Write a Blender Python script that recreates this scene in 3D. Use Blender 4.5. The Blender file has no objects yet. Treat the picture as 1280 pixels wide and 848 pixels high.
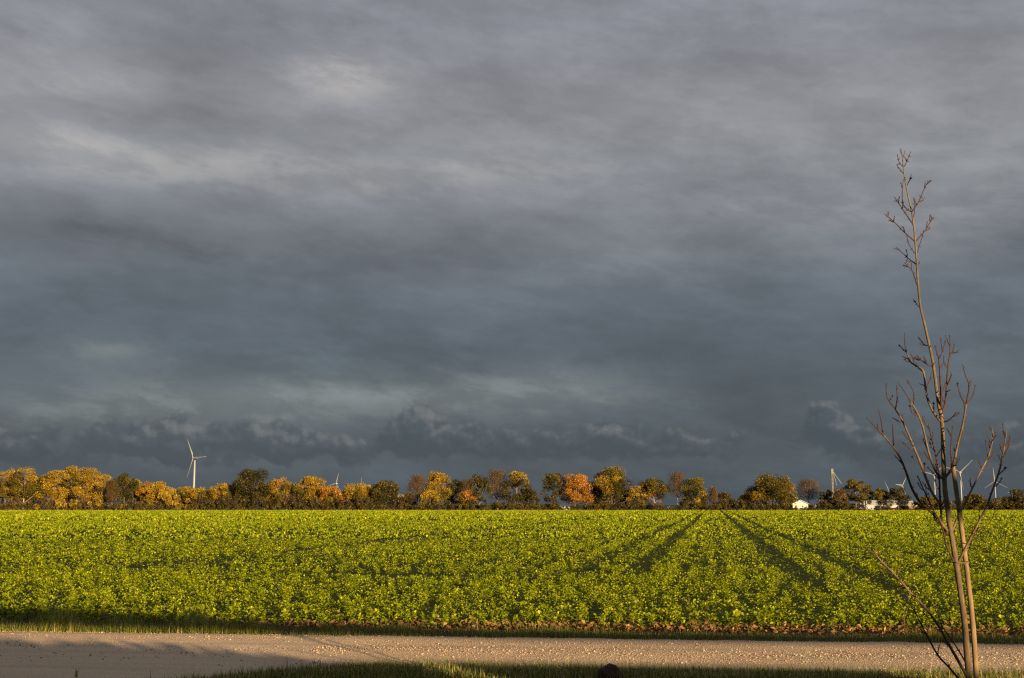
import bpy, math, random
import numpy as np
from mathutils import Vector, Matrix

R = math.radians
rng = np.random.default_rng(11)
rnd = random.Random(5)
sc = bpy.context.scene
col = sc.collection

# ------------------------------------------------------------------ camera
PW, PH, F = 1280.0, 848.0, 1519.0          # photograph's pixels and focal length in pixels
HOR = 631.5                                # row of the horizon
CAM_H = 2.2
PITCH = math.atan((HOR - PH / 2) / F)
cam_d = bpy.data.cameras.new('camera')
cam_d.sensor_width = 36.0
cam_d.lens = 36.0 * F / PW
cam_d.clip_start = 0.05
cam_d.clip_end = 40000
cam = bpy.data.objects.new('camera', cam_d)
cam.location = (0, 0, CAM_H)
cam.rotation_euler = (R(90) + PITCH, 0, 0)
col.objects.link(cam)
sc.camera = cam

# ------------------------------------------------------------------ light
SUN_EL, SUN_AZ = 8.5, 30.0                 # degrees above the ground; to the right of straight behind the camera
EXPO = 1.3
e_, a_ = R(SUN_EL), R(SUN_AZ)
SUN_DIR = Vector((math.sin(a_) * math.cos(e_), -math.cos(a_) * math.cos(e_), math.sin(e_)))
sun_d = bpy.data.lights.new('sun', 'SUN')
sun_d.energy = 5.0
sun_d.angle = R(0.45)
sun_d.color = (1.0, 0.73, 0.43)
sun = bpy.data.objects.new('sun', sun_d)
sun.rotation_euler = (-SUN_DIR).to_track_quat('-Z', 'Y').to_euler()
sun.location = (30, -30, 30)
col.objects.link(sun)

sc.view_settings.view_transform = 'Standard'
sc.view_settings.look = 'None'
sc.view_settings.exposure = EXPO
sc.view_settings.gamma = 1.0
sc.view_settings.use_curve_mapping = False
sc.render.engine = 'CYCLES'
sc.cycles.use_denoising = False
sc.cycles.max_bounces = 6
sc.cycles.transmission_bounces = 4
sc.cycles.transparent_max_bounces = 4
sc.cycles.sample_clamp_indirect = 4.0
sc.cycles.pixel_filter_type = 'BLACKMAN_HARRIS'
sc.cycles.filter_width = 1.25


def lin(c):
    c = c / 255.0
    return c / 12.92 if c <= 0.04045 else ((c + 0.055) / 1.055) ** 2.4


def pix_dir(px, py):
    """unit direction in the world of a pixel of the photograph"""
    d = Vector(((px - PW / 2) / F, 1.0, -(py - PH / 2) / F))
    c, s = math.cos(PITCH), math.sin(PITCH)
    return Vector((d.x, d.y * c - d.z * s, d.y * s + d.z * c)).normalized()


def at(px, py, Y):
    d = pix_dir(px, py)
    t = Y / d.y
    return Vector((d.x * t, Y, CAM_H + d.z * t))


def ground(px, py, z=0.0):
    d = pix_dir(px, py)
    t = (z - CAM_H) / d.z
    return Vector((d.x * t, d.y * t, z))


def azel(px, py):
    d = pix_dir(px, py)
    return math.degrees(math.atan2(d.x, d.y)), math.degrees(math.asin(d.z))


# ------------------------------------------------------------------ sky
world = bpy.data.worlds.new('World')
sc.world = world
world.use_nodes = True
wt = world.node_tree
wt.nodes.clear()
SKY_STRENGTH = 0.1
GAIN = (2 ** EXPO) * SKY_STRENGTH


class NB:
    """small node builder"""
    def __init__(self, tree):
        self.t = tree

    def node(self, kind, **kw):
        n = self.t.nodes.new(kind)
        for k, v in kw.items():
            setattr(n, k, v)
        return n

    def put(self, sock, v):
        if v is None:
            return
        if isinstance(v, bpy.types.NodeSocket):
            self.t.links.new(v, sock)
        else:
            sock.default_value = v

    def m(self, op, a, b=None, c=None, clamp=False):
        n = self.node('ShaderNodeMath', operation=op)
        n.use_clamp = clamp
        self.put(n.inputs[0], a)
        self.put(n.inputs[1], b)
        self.put(n.inputs[2], c)
        return n.outputs[0]

    def v(self, op, a, b=None):
        n = self.node('ShaderNodeVectorMath', operation=op)
        self.put(n.inputs[0], a)
        self.put(n.inputs[1], b)
        return n.outputs['Value'] if op in ('DOT_PRODUCT', 'LENGTH') else n.outputs['Vector']

    def xyz(self, x, y, z=0.0):
        n = self.node('ShaderNodeCombineXYZ')
        self.put(n.inputs[0], x)
        self.put(n.inputs[1], y)
        self.put(n.inputs[2], z)
        return n.outputs[0]

    def noise(self, vec, scale, detail=4.0, rough=0.55, dist=0.0, color=False):
        n = self.node('ShaderNodeTexNoise')
        self.put(n.inputs['Vector'], vec)
        n.inputs['Scale'].default_value = scale
        n.inputs['Detail'].default_value = detail
        n.inputs['Roughness'].default_value = rough
        n.inputs['Distortion'].default_value = dist
        return n.outputs['Color'] if color else n.outputs[0]

    def ramp(self, fac, stops, mode='LINEAR'):
        n = self.node('ShaderNodeValToRGB')
        n.color_ramp.interpolation = mode
        el = n.color_ramp.elements
        while len(el) < len(stops):
            el.new(0.5)
        for i, (p, c) in enumerate(stops):
            el[i].position = p
            el[i].color = tuple(c) + (1.0,)
        self.put(n.inputs[0], fac)
        return n.outputs[0]

    def mix(self, fac, a, b, mode='MIX'):
        n = self.node('ShaderNodeMix', data_type='RGBA', blend_type=mode)
        self.put(n.inputs[0], fac)
        self.put(n.inputs[6], a if isinstance(a, bpy.types.NodeSocket) else tuple(a) + (1,))
        self.put(n.inputs[7], b if isinstance(b, bpy.types.NodeSocket) else tuple(b) + (1,))
        return n.outputs[2]

    def smooth(self, x, lo, hi):
        n = self.node('ShaderNodeMapRange', interpolation_type='SMOOTHSTEP')
        self.put(n.inputs[0], x)
        n.inputs[1].default_value = lo
        n.inputs[2].default_value = hi
        return n.outputs[0]


def px_gauss(b, uv, px, py, rx, ry):
    """soft elliptical weight of a cloud at a place in the sky"""
    u0, v0 = azel(px, py)
    k = F * math.pi / 180.0
    d = b.v('MULTIPLY', b.v('SUBTRACT', uv, (u0, v0, 0)), (k / rx, k / ry, 0))
    return b.m('POWER', 0.3679, b.v('DOT_PRODUCT', d, d))


W = NB(wt)
tc = W.node('ShaderNodeTexCoord')
gen = tc.outputs['Generated']
sep = W.node('ShaderNodeSeparateXYZ')
W.put(sep.inputs[0], gen)
sx, sy, sz = sep.outputs
az = W.m('MULTIPLY', W.m('ARCTAN2', sx, sy), 180 / math.pi)
el = W.m('MULTIPLY', W.m('ARCSINE', sz), 180 / math.pi)
uv0 = W.xyz(az, el)
# clouds lie in a level deck, so their pattern is laid out on a plane overhead
inv = W.m('DIVIDE', 1.0, W.m('ADD', W.m('MAXIMUM', sz, 0.0), 0.10))
deck = W.xyz(W.m('MULTIPLY', sx, inv), W.m('MULTIPLY', sy, inv))
n_big = W.noise(W.v('MULTIPLY', deck, (0.75, 1.25, 1)), 1.0, 4, 0.5, 0.3)
n_mid = W.noise(W.v('MULTIPLY', W.v('ADD', deck, (7.3, 2.1, 0)), (0.8, 1.5, 1)), 2.4, 6, 0.56, 0.2)
n_fine = W.noise(W.v('MULTIPLY', W.v('ADD', uv0, W.xyz(W.m('MULTIPLY', el, -0.6), W.m('MULTIPLY', az, 0.10))), (0.55, 1.0, 1)), 0.26, 7, 0.60, 0.25)
# ragged edges of the layers, slanting a little down to the right
slant = W.v('ADD', uv0, W.xyz(0.0, W.m('MULTIPLY', az, 0.13)))
rag1 = W.smooth(W.noise(W.v('MULTIPLY', slant, (0.13, 0.36, 1)), 0.62, 9, 0.62, 0.15), 0.42, 0.60)
rag2 = W.smooth(W.noise(W.v('ADD', W.v('MULTIPLY', slant, (0.16, 0.46, 1)), (4.7, 9.1, 0)), 1.35, 8, 0.64, 0.15), 0.42, 0.62)
rag3 = W.noise(W.v('ADD', W.v('MULTIPLY', slant, (0.35, 0.75, 1)), (14.7, 3.1, 0)), 2.2, 6, 0.62, 0.1)
# warp for the placed cloud shapes
wc = W.noise(W.v('MULTIPLY', uv0, (0.6, 1.0, 1)), 0.28, 4, 0.6, 0.0, color=True)
uvw = W.v('ADD', uv0, W.v('MULTIPLY', W.v('SUBTRACT', wc, (0.5, 0.5, 0.5)), (3.6, 1.7, 0)))


def sk(r, g, b):
    return (lin(r) / GAIN / 4, lin(g) / GAIN / 4, lin(b) / GAIN / 4)   # ramp holds a quarter, scaled up after


base = W.ramp(W.m('DIVIDE', el, 40.0, clamp=True), [
    (0.000, sk(76, 87, 95)), (0.035, sk(80, 90, 98)), (0.075, sk(82, 91, 99)), (0.125, sk(89, 98, 106)),
    (0.18, sk(92, 101, 110)), (0.253, sk(104, 112, 121)), (0.307, sk(119, 123, 130)), (0.397, sk(140, 142, 147)),
    (0.483, sk(142, 143, 148)), (0.55, sk(140, 142, 150)), (0.7, sk(140, 142, 150)), (1.0, sk(140, 142, 150))])

blobs = [  # px, py, rx, ry, amount: brighter and darker parts of the deck
    (105, 108, 75, 26, 0.30), (60, 178, 110, 24, 0.28), (430, 95, 90, 28, 0.40), (200, 212, 160, 24, 0.17),
    (460, 222, 170, 24, 0.17), (640, 215, 90, 20, 0.14), (300, 195, 140, 24, 0.10), (560, 110, 160, 60, -0.07),
    (240, 80, 110, 60, -0.20), (180, 145, 110, 24, -0.18), (300, 312, 240, 42, -0.27), (60, 290, 160, 30, -0.12),
    (620, 300, 170, 30, -0.16), (860, 200, 260, 50, 0.02), (1180, 260, 160, 60, 0.16), (940, 270, 160, 22, 0.10),
    (800, 330, 120, 24, 0.10), (620, 365, 160, 24, 0.08), (330, 380, 260, 24, -0.05), (135, 434, 50, 12, 0.30),
    (880, 430, 160, 30, -0.10), (1060, 390, 200, 34, -0.08), (120, 514, 180, 32, 0.48), (420, 494, 130, 12, 0.38), (400, 508, 170, 30, 0.34),
    (250, 510, 120, 30, 0.22), (650, 478, 115, 20, 0.50), (610, 505, 170, 20, 0.40), (1000, 480, 140, 30, -0.10),
    (800, 495, 90, 16, 0.16), (1240, 440, 120, 60, 0.10), (300, 445, 160, 18, 0.05), (40, 440, 140, 30, 0.10)]
acc = None
for (px, py, rx, ry, am) in blobs:
    g = px_gauss(W, uvw, px, py, rx, ry)
    acc = W.m('MULTIPLY', g, am) if acc is None else W.m('MULTIPLY_ADD', g, am, acc)
acc = W.m('MULTIPLY', acc, W.m('MULTIPLY_ADD', rag2, 0.7, 0.62))
hi = W.m('MULTIPLY_ADD', W.smooth(el, 1.0, 14.0), 0.65, 0.35)
mod = W.m('MULTIPLY_ADD', W.m('MULTIPLY', W.m('SUBTRACT', n_big, 0.5), 0.34), hi, acc)
mod = W.m('MULTIPLY_ADD', W.m('MULTIPLY', W.m('SUBTRACT', n_mid, 0.5), 0.24), hi, mod)
mod = W.m('ADD', mod, W.m('MULTIPLY', W.m('SUBTRACT', n_fine, 0.5), 0.50))
mod = W.m('ADD', mod, W.m('MULTIPLY', W.m('SUBTRACT', rag1, 0.5), 0.15))
mod = W.m('ADD', mod, W.m('MULTIPLY', W.m('SUBTRACT', rag2, 0.5), 0.11))
mod = W.m('ADD', mod, W.m('MULTIPLY', W.m('SUBTRACT', rag3, 0.5), 0.15))
sky1 = W.v('MULTIPLY', base, W.v('MULTIPLY', W.xyz(*(W.m('ADD', mod, 1.0),) * 3), (4, 4, 4)))
warm = W.m('MULTIPLY', W.m('MAXIMUM', W.m('ADD', acc, -0.02), 0.0), 2.2, clamp=True)
sky1 = W.mix(W.m('MULTIPLY', warm, 1.0), sky1, W.v('MULTIPLY', sky1, (1.05, 0.985, 0.88)))

# heaped clouds low over the horizon: one group gives how thick they are, read twice for the lit side
grp = bpy.data.node_groups.new('heaped_cloud', 'ShaderNodeTree')
grp.interface.new_socket('UV', in_out='INPUT', socket_type='NodeSocketVector')
grp.interface.new_socket('Thick', in_out='OUTPUT', socket_type='NodeSocketFloat')
G = NB(grp)
gi = G.node('NodeGroupInput')
go = G.node('NodeGroupOutput')
guv = gi.outputs[0]
warpc = G.noise(guv, 0.75, 3, 0.55, 0, color=True)
gw = G.v('ADD', guv, G.v('MULTIPLY', G.v('SUBTRACT', warpc, (0.5, 0.5, 0.5)), (2.2, 1.5, 0)))
puffs = [(30, 560, 60, 30, .9), (150, 552, 55, 22, 1.0), (215, 548, 40, 20, 1.0), (270, 556, 60, 22, .9),
         (345, 548, 36, 22, 1.1), (385, 560, 50, 18, .9), (440, 562, 40, 16, .8), (510, 545, 40, 20, 1.1),
         (525, 524, 22, 16, 1.0), (560, 548, 48, 22, 1.0), (640, 556, 50, 22, .9), (720, 550, 45, 22, 1.0),
         (775, 552, 36, 22, 1.0), (835, 548, 40, 22, .8), (905, 558, 40, 16, .8), (1040, 520, 24, 20, 1.0),
         (1035, 546, 44, 20, 1.0), (1100, 560, 50, 16, .6), (1190, 560, 70, 20, .7), (1270, 556, 40, 24, .7),
         (-90, 555, 70, 25, .9), (1400, 552, 80, 26, .9)]
gacc = None
for (px, py, rx, ry, am) in puffs:
    g = px_gauss(G, gw, px, py, rx * 1.05, ry * 1.25)
    gacc = G.m('MULTIPLY', g, am) if gacc is None else G.m('MULTIPLY_ADD', g, am, gacc)
gn = G.noise(G.v('MULTIPLY', guv, (1.0, 1.2, 1)), 0.8, 6, 0.55, 0.1)
G.put(go.inputs[0], G.m('MULTIPLY_ADD', G.m('SUBTRACT', gn, 0.5), 1.7, gacc))


def cloud_thick(vec):
    n = W.node('ShaderNodeGroup')
    n.node_tree = grp
    W.put(n.inputs[0], vec)
    return n.outputs[0]


d0 = cloud_thick(uv0)
d1 = cloud_thick(W.v('ADD', uv0, (0.16, 0.30, 0)))
alpha = W.m('MULTIPLY', W.smooth(d0, 0.42, 0.85), 0.85)
lit = W.smooth(W.m('SUBTRACT', d0, d1), -0.25, 0.95)
cu = W.ramp(lit, [(0.0, sk(68, 78, 87)), (0.40, sk(80, 89, 97)), (1.0, sk(113, 117, 119))])
cu = W.v('MULTIPLY', cu, (4, 4, 4))
sky2 = W.mix(alpha, sky1, cu)
# a little clear-sky light comes through the thin cloud
nish = W.node('ShaderNodeTexSky')
nish.sky_type = 'NISHITA'
nish.sun_disc = False
nish.sun_elevation = R(SUN_EL)
nish.sun_rotation = R(180 - SUN_AZ)
sky3 = W.mix(0.012, sky2, nish.outputs[0])
bg = W.node('ShaderNodeBackground')
W.put(bg.inputs[0], sky3)
bg.inputs[1].default_value = SKY_STRENGTH
wo = W.node('ShaderNodeOutputWorld')
W.put(wo.inputs[0], bg.outputs[0])
world.cycles.sampling_method = 'MANUAL'
world.cycles.sample_map_resolution = 512


# ------------------------------------------------------------------ helpers
def tag(o, label=None, cat=None, group=None, kind=None):
    if label:
        o['label'] = label
    if cat:
        o['category'] = cat
    if group:
        o['group'] = group
    if kind:
        o['kind'] = kind
    return o


def link(name, data, parent=None):
    o = bpy.data.objects.new(name, data)
    col.objects.link(o)
    if parent is not None:
        o.parent = parent
    return o


def empty(name, loc=(0, 0, 0), rz=0.0):
    o = link(name, None)
    o.location = loc
    o.rotation_euler = (0, 0, rz)
    o.empty_display_size = 0.2
    return o


def mesh_np(name, V, faces, mat=None, tint=None, smooth=False):
    """faces: list of integer arrays (n, k), one per polygon size"""
    me = bpy.data.meshes.new(name)
    V = np.asarray(V, dtype=np.float32).reshape(-1, 3)
    if not isinstance(faces, (list, tuple)):
        faces = [faces]
    faces = [np.asarray(f, dtype=np.int32) for f in faces if len(f)]
    me.vertices.add(len(V))
    me.vertices.foreach_set('co', V.ravel())
    loops = np.concatenate([f.ravel() for f in faces])
    tot = np.concatenate([np.full(len(f), f.shape[1], np.int32) for f in faces])
    start = np.concatenate([[0], np.cumsum(tot)[:-1]]).astype(np.int32)
    me.loops.add(len(loops))
    me.loops.foreach_set('vertex_index', loops)
    me.polygons.add(len(tot))
    me.polygons.foreach_set('loop_start', start)
    me.polygons.foreach_set('loop_total', tot)
    if smooth:
        me.polygons.foreach_set('use_smooth', np.ones(len(tot), bool))
    if tint is not None:
        T = np.asarray(tint, dtype=np.float32).reshape(-1, 3)
        T4 = np.concatenate([T, np.ones((len(T), 1), np.float32)], 1)
        at_ = me.attributes.new('tint', 'FLOAT_COLOR', 'POINT')
        at_.data.foreach_set('color', T4.ravel())
    me.update(calc_edges=True)
    if mat:
        me.materials.append(mat)
    return me


class MB:
    """collects boxes, tubes and prisms into one mesh"""
    def __init__(self):
        self.V, self.F = [], []

    def add(self, vs, fs):
        n = len(self.V)
        self.V += [tuple(v) for v in vs]
        self.F += [tuple(i + n for i in f) for f in fs]

    def box(self, x0, x1, y0, y1, z0, z1):
        vs = [(x, y, z) for z in (z0, z1) for y in (y0, y1) for x in (x0, x1)]
        self.add(vs, [(0, 2, 3, 1), (4, 5, 7, 6), (0, 1, 5, 4), (2, 6, 7, 3), (0, 4, 6, 2), (1, 3, 7, 5)])
        return self

    def prism(self, poly, y0, y1):
        """polygon in x,z pushed along y"""
        n = len(poly)
        vs = [(x, y0, z) for x, z in poly] + [(x, y1, z) for x, z in poly]
        fs = [tuple(range(n))[::1], tuple(range(2 * n - 1, n - 1, -1))]
        fs += [(i, i + n, (i + 1) % n + n, (i + 1) % n) for i in range(n)]
        self.add(vs, fs)
        return self

    def tube(self, pts, rad, sides=6, cap=True):
        pts = [Vector(p) for p in pts]
        rings = []
        ref = None
        for i, p in enumerate(pts):
            d = (pts[min(i + 1, len(pts) - 1)] - pts[max(i - 1, 0)])
            d = d.normalized() if d.length > 1e-9 else Vector((0, 0, 1))
            if ref is None:
                ref = d.orthogonal().normalized()
            ref = (ref - d * ref.dot(d))
            ref = ref.normalized() if ref.length > 1e-6 else d.orthogonal().normalized()
            b = d.cross(ref)
            r = rad[i] if hasattr(rad, '__len__') else rad
            rings.append([p + (ref * math.cos(k * 2 * math.pi / sides) + b * math.sin(k * 2 * math.pi / sides)) * r for k in range(sides)])
        vs = [v for rg in rings for v in rg]
        fs = []
        for i in range(len(rings) - 1):
            for k in range(sides):
                a, b2 = i * sides + k, i * sides + (k + 1) % sides
                fs.append((a, b2, b2 + sides, a + sides))
        if cap:
            fs.append(tuple(range(sides))[::-1])
            fs.append(tuple((len(rings) - 1) * sides + k for k in range(sides)))
        self.add(vs, fs)
        return self

    def mesh(self, name, mat, smooth=False):
        me = bpy.data.meshes.new(name)
        me.from_pydata(self.V, [], self.F)
        if smooth:
            me.polygons.foreach_set('use_smooth', np.ones(len(me.polygons), bool))
        me.update()
        me.materials.append(mat)
        return me

    def build(self, name, mat, parent=None, smooth=False):
        return link(name, self.mesh(name, mat, smooth), parent)


# ------------------------------------------------------------------ materials
def material(name):
    m = bpy.data.materials.new(name)
    m.use_nodes = True
    m.node_tree.nodes.clear()
    return m, NB(m.node_tree)


def finish(b, shader):
    o = b.node('ShaderNodeOutputMaterial')
    b.put(o.inputs[0], shader)


def principled(b, colour, rough=0.8, spec=0.3, bump=None, bump_d=0.02, bump_s=0.5):
    p = b.node('ShaderNodeBsdfPrincipled')
    b.put(p.inputs['Base Color'], colour if isinstance(colour, bpy.types.NodeSocket) else tuple(colour) + (1,))
    b.put(p.inputs['Roughness'], rough)
    b.put(p.inputs['Specular IOR Level'], spec)
    if bump is not None:
        n = b.node('ShaderNodeBump')
        n.inputs['Strength'].default_value = bump_s
        n.inputs['Distance'].default_value = bump_d
        b.put(n.inputs['Height'], bump)
        b.put(p.inputs['Normal'], n.outputs[0])
    return p.outputs[0]


def plain(name, c, rough=0.7, var=0.12, scale=1.5, spec=0.3):
    m, b = material(name)
    t = b.node('ShaderNodeTexCoord').outputs['Object']
    n = b.noise(t, scale, 5, 0.6)
    lo = tuple(x * (1 - var) for x in c)
    hi = tuple(min(1, x * (1 + var)) for x in c)
    finish(b, principled(b, b.ramp(n, [(0.3, lo), (0.7, hi)]), rough, spec))
    return m


def leaf_material(name, transl=0.3, gloss=0.04, rough=0.45):
    """colour of each leaf is stored on the leaf"""
    m, b = material(name)
    a = b.node('ShaderNodeAttribute', attribute_name='tint').outputs['Color']
    d = b.node('ShaderNodeBsdfDiffuse')
    b.put(d.inputs[0], a)
    t = b.node('ShaderNodeBsdfTranslucent')
    b.put(t.inputs[0], b.v('MULTIPLY', a, (1.1, 1.1, 0.7)))
    mx = b.node('ShaderNodeMixShader')
    mx.inputs[0].default_value = transl
    b.put(mx.inputs[1], d.outputs[0])
    b.put(mx.inputs[2], t.outputs[0])
    g = b.node('ShaderNodeBsdfGlossy')
    g.inputs['Roughness'].default_value = rough
    m2 = b.node('ShaderNodeMixShader')
    m2.inputs[0].default_value = gloss
    b.put(m2.inputs[1], mx.outputs[0])
    b.put(m2.inputs[2], g.outputs[0])
    finish(b, m2.outputs[0])
    return m


M_LEAF = leaf_material('leaf', 0.28, 0.02)
M_CROP = leaf_material('crop_leaf', 0.30, 0.012, 0.6)
M_GRASS = leaf_material('grass_blade', 0.25, 0.03)
M_DRY = leaf_material('dry_leaf', 0.2, 0.01)


def bark_material(name, c1, c2, scale=30.0):
    m, b = material(name)
    t = b.node('ShaderNodeTexCoord').outputs['Object']
    n = b.noise(b.v('MULTIPLY', t, (1, 1, 0.25)), scale, 6, 0.65)
    n2 = b.noise(t, scale * 0.12, 3, 0.6)
    c = b.mix(b.smooth(n, 0.35, 0.7), c1, c2)
    c = b.mix(b.m('MULTIPLY', b.smooth(n2, 0.4, 0.65), 0.5), c, tuple(x * 0.6 for x in c1))
    finish(b, principled(b, c, 0.85, 0.2, n, 0.004, 0.6))
    return m


M_BARK = bark_material('bark', (0.10, 0.075, 0.055), (0.19, 0.145, 0.10), 3.0)
M_BARK_PALE = bark_material('pale_bark', (0.24, 0.17, 0.11), (0.36, 0.26, 0.17), 3.0)
M_SAP = bark_material('sapling_bark', (0.095, 0.066, 0.035), (0.185, 0.130, 0.068), 60.0)
M_SAPTWIG = bark_material('sapling_twig', (0.045, 0.022, 0.016), (0.075, 0.038, 0.024), 60.0)
M_STAKE = bark_material('stake_wood', (0.17, 0.115, 0.055), (0.27, 0.185, 0.09), 45.0)
M_WHITE = plain('white_paint', (0.78, 0.77, 0.75), 0.45, 0.03, 0.1)
M_TURB = plain('turbine_paint', (0.26, 0.27, 0.28), 0.5, 0.04, 0.1)
M_WALLW = plain('white_wall', (0.36, 0.33, 0.29), 0.8, 0.10, 0.8)
M_SHED = plain('shed_boards', (0.47, 0.42, 0.36), 0.8, 0.08, 0.8)
M_ROOFL = plain('pale_sheet_roof', (0.45, 0.43, 0.40), 0.55, 0.12, 0.9)
M_ROOFR = plain('red_roof', (0.16, 0.075, 0.05), 0.8, 0.2, 1.5)
M_DOOR = plain('brown_door', (0.12, 0.075, 0.05), 0.7, 0.2, 1.5)
M_BLUEG = plain('blue_grey_cladding', (0.13, 0.16, 0.20), 0.6, 0.15, 1.0)
M_CREAM = plain('cream_wall', (0.62, 0.52, 0.30), 0.8, 0.1, 0.8)
M_STEEL = plain('galvanised_steel', (0.15, 0.145, 0.13), 0.6, 0.15, 0.8)
M_GLASS = plain('window_glass', (0.03, 0.035, 0.04), 0.1, 0.1, 1.0, 0.6)
M_TIMBER = plain('grey_timber', (0.20, 0.16, 0.12), 0.8, 0.2, 2.0)


def soil_material():
    m, b = material('field_soil')
    t = b.node('ShaderNodeTexCoord').outputs['Object']
    n1 = b.noise(t, 0.6, 4, 0.6)
    n2 = b.noise(t, 14.0, 6, 0.7)
    c = b.ramp(n2, [(0.3, (0.045, 0.028, 0.016)), (0.6, (0.095, 0.058, 0.032)), (0.8, (0.14, 0.09, 0.05))])
    finish(b, principled(b, c, 0.95, 0.1, n2, 0.05, 1.0))
    return m


def crop_floor_material():
    m, b = material('crop_floor')
    t = b.node('ShaderNodeTexCoord').outputs['Object']
    n2 = b.noise(t, 11.0, 6, 0.7)
    c = b.ramp(n2, [(0.3, (0.022, 0.028, 0.006)), (0.6, (0.045, 0.055, 0.010)), (0.85, (0.08, 0.08, 0.018))])
    finish(b, principled(b, c, 0.95, 0.05, n2, 0.05, 1.0))
    return m


def ground_material():
    m, b = material('grass_ground')
    t = b.node('ShaderNodeTexCoord').outputs['Object']
    n1 = b.noise(t, 0.05, 5, 0.6)
    n2 = b.noise(t, 9.0, 6, 0.7)
    c = b.ramp(n2, [(0.3, (0.03, 0.028, 0.012)), (0.6, (0.05, 0.055, 0.016)), (0.85, (0.10, 0.08, 0.03))])
    c = b.mix(b.smooth(n1, 0.4, 0.7), c, b.v('MULTIPLY', c, (1.2, 0.95, 0.9)))
    finish(b, principled(b, c, 0.95, 0.1, n2, 0.05, 0.8))
    return m


def gravel_material():
    m, b = material('road_gravel')
    t = b.node('ShaderNodeTexCoord').outputs['Object']
    rot = b.node('ShaderNodeMapping')
    rot.inputs['Rotation'].default_value = (0, 0, R(6.7))
    b.put(rot.inputs['Vector'], t)
    p = rot.outputs[0]
    streak = b.noise(b.v('MULTIPLY', p, (0.10, 2.4, 1)), 1.0, 5, 0.6)
    blot = b.noise(p, 0.8, 4, 0.6)
    vor = b.node('ShaderNodeTexVoronoi')
    vor.inputs['Scale'].default_value = 34.0
    b.put(vor.inputs['Vector'], p)
    fine = b.noise(p, 60.0, 4, 0.7)
    peb = b.ramp(b.m('ADD', b.m('MULTIPLY', vor.outputs['Color'], 0.55), b.m('MULTIPLY', fine, 0.45)),
                 [(0.25, (0.31, 0.215, 0.13)), (0.5, (0.47, 0.345, 0.22)), (0.75, (0.60, 0.47, 0.32))])
    packed = b.ramp(fine, [(0.3, (0.37, 0.262, 0.16)), (0.7, (0.51, 0.375, 0.24))])
    sp_ = b.node('ShaderNodeSeparateXYZ')
    b.put(sp_.inputs[0], t)
    inn = b.m('SUBTRACT', 20.45, b.m('ADD', sp_.outputs[1], b.m('MULTIPLY', sp_.outputs[0], 0.118)))
    inn = b.m('ADD', inn, b.m('MULTIPLY', b.m('SUBTRACT', blot, 0.5), 0.5))
    rut = b.m('ADD', b.smooth(b.m('ABSOLUTE', b.m('SUBTRACT', inn, 1.05)), 0.42, 0.18), b.smooth(b.m('ABSOLUTE', b.m('SUBTRACT', inn, 2.75)), 0.46, 0.18))
    c = b.mix(b.m('MULTIPLY', b.smooth(streak, 0.40, 0.60), b.m('SUBTRACT', 1.0, b.m('MULTIPLY', rut, 0.85))), packed, peb)
    c = b.mix(b.m('MULTIPLY', b.smooth(blot, 0.45, 0.75), 0.3), c, (0.35, 0.26, 0.165))
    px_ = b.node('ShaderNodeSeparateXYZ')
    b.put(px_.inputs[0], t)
    shade_lift = b.m('MULTIPLY', b.smooth(px_.outputs[0], -1.0, -5.0), b.smooth(b.m('ADD', px_.outputs[1], b.m('MULTIPLY', px_.outputs[0], 0.118)), 20.1, 19.0))  # packed gravel painted paler here to lift the shaded left patch
    c = b.mix(b.m('MULTIPLY', shade_lift, 0.8), c, b.ramp(b.m('ADD', b.m('MULTIPLY', fine, 0.5), b.m('MULTIPLY', streak, 0.5)), [(0.35, (0.44, 0.335, 0.23)), (0.65, (0.68, 0.53, 0.37))]))
    h = b.m('ADD', b.m('MULTIPLY', vor.outputs['Distance'], -0.8), b.m('ADD', b.m('MULTIPLY', fine, 0.4), b.m('MULTIPLY', streak, 1.2)))
    finish(b, principled(b, c, 0.95, 0.1, h, 0.022, 1.0))
    return m


M_SOIL = soil_material()
M_GROUND = ground_material()
M_FLOOR = crop_floor_material()
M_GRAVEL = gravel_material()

# ------------------------------------------------------------------ ground, field, road
def far_edge(x):       # far side of the gravel road
    return 20.45 - 0.118 * x


def near_edge(x):      # near side, with the turning flared away on the left
    y = 16.62 - 0.10 * x + 0.16 * math.exp(-((x + 0.6) / 1.8) ** 2)
    if x < -1.6:
        y -= 0.30 * (-1.6 - x) ** 1.9
    return max(y, 9.5)


def crop_edge(x):      # front of the crop
    return 22.5 - 0.10 * x


FIELD_END = 470.0
ROWDIR = math.tan(R(9.3))

GX = 16000.0
gm = MB()
gs = [-GX, -2000, -400, 400, 2000, GX]
for i in range(5):
    for j in range(5):
        gm.add([(gs[i], gs[j], 0), (gs[i + 1], gs[j], 0), (gs[i + 1], gs[j + 1], 0), (gs[i], gs[j + 1], 0)], [(0, 1, 2, 3)])
tag(gm.build('ground', M_GROUND), kind='structure')

fm = MB()
xs = np.linspace(-420, 420, 43)
for i in range(len(xs) - 1):
    a, b_ = xs[i], xs[i + 1]
    fm.add([(a, crop_edge(a) + 0.1, 0.012), (b_, crop_edge(b_) + 0.1, 0.012), (b_, FIELD_END, 0.012), (a, FIELD_END, 0.012)], [(0, 1, 2, 3)])
tag(fm.build('field', M_FLOOR), kind='structure')
fm = MB()
xs = np.linspace(-60, 60, 121)
for i in range(len(xs) - 1):
    a, b_ = xs[i], xs[i + 1]
    fm.add([(a, crop_edge(a) - 0.75, 0.008), (b_, crop_edge(b_) - 0.75, 0.008), (b_, crop_edge(b_) + 0.4, 0.008), (a, crop_edge(a) + 0.4, 0.008)], [(0, 1, 2, 3)])
tag(fm.build('soil_strip', M_SOIL), kind='structure')


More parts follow.
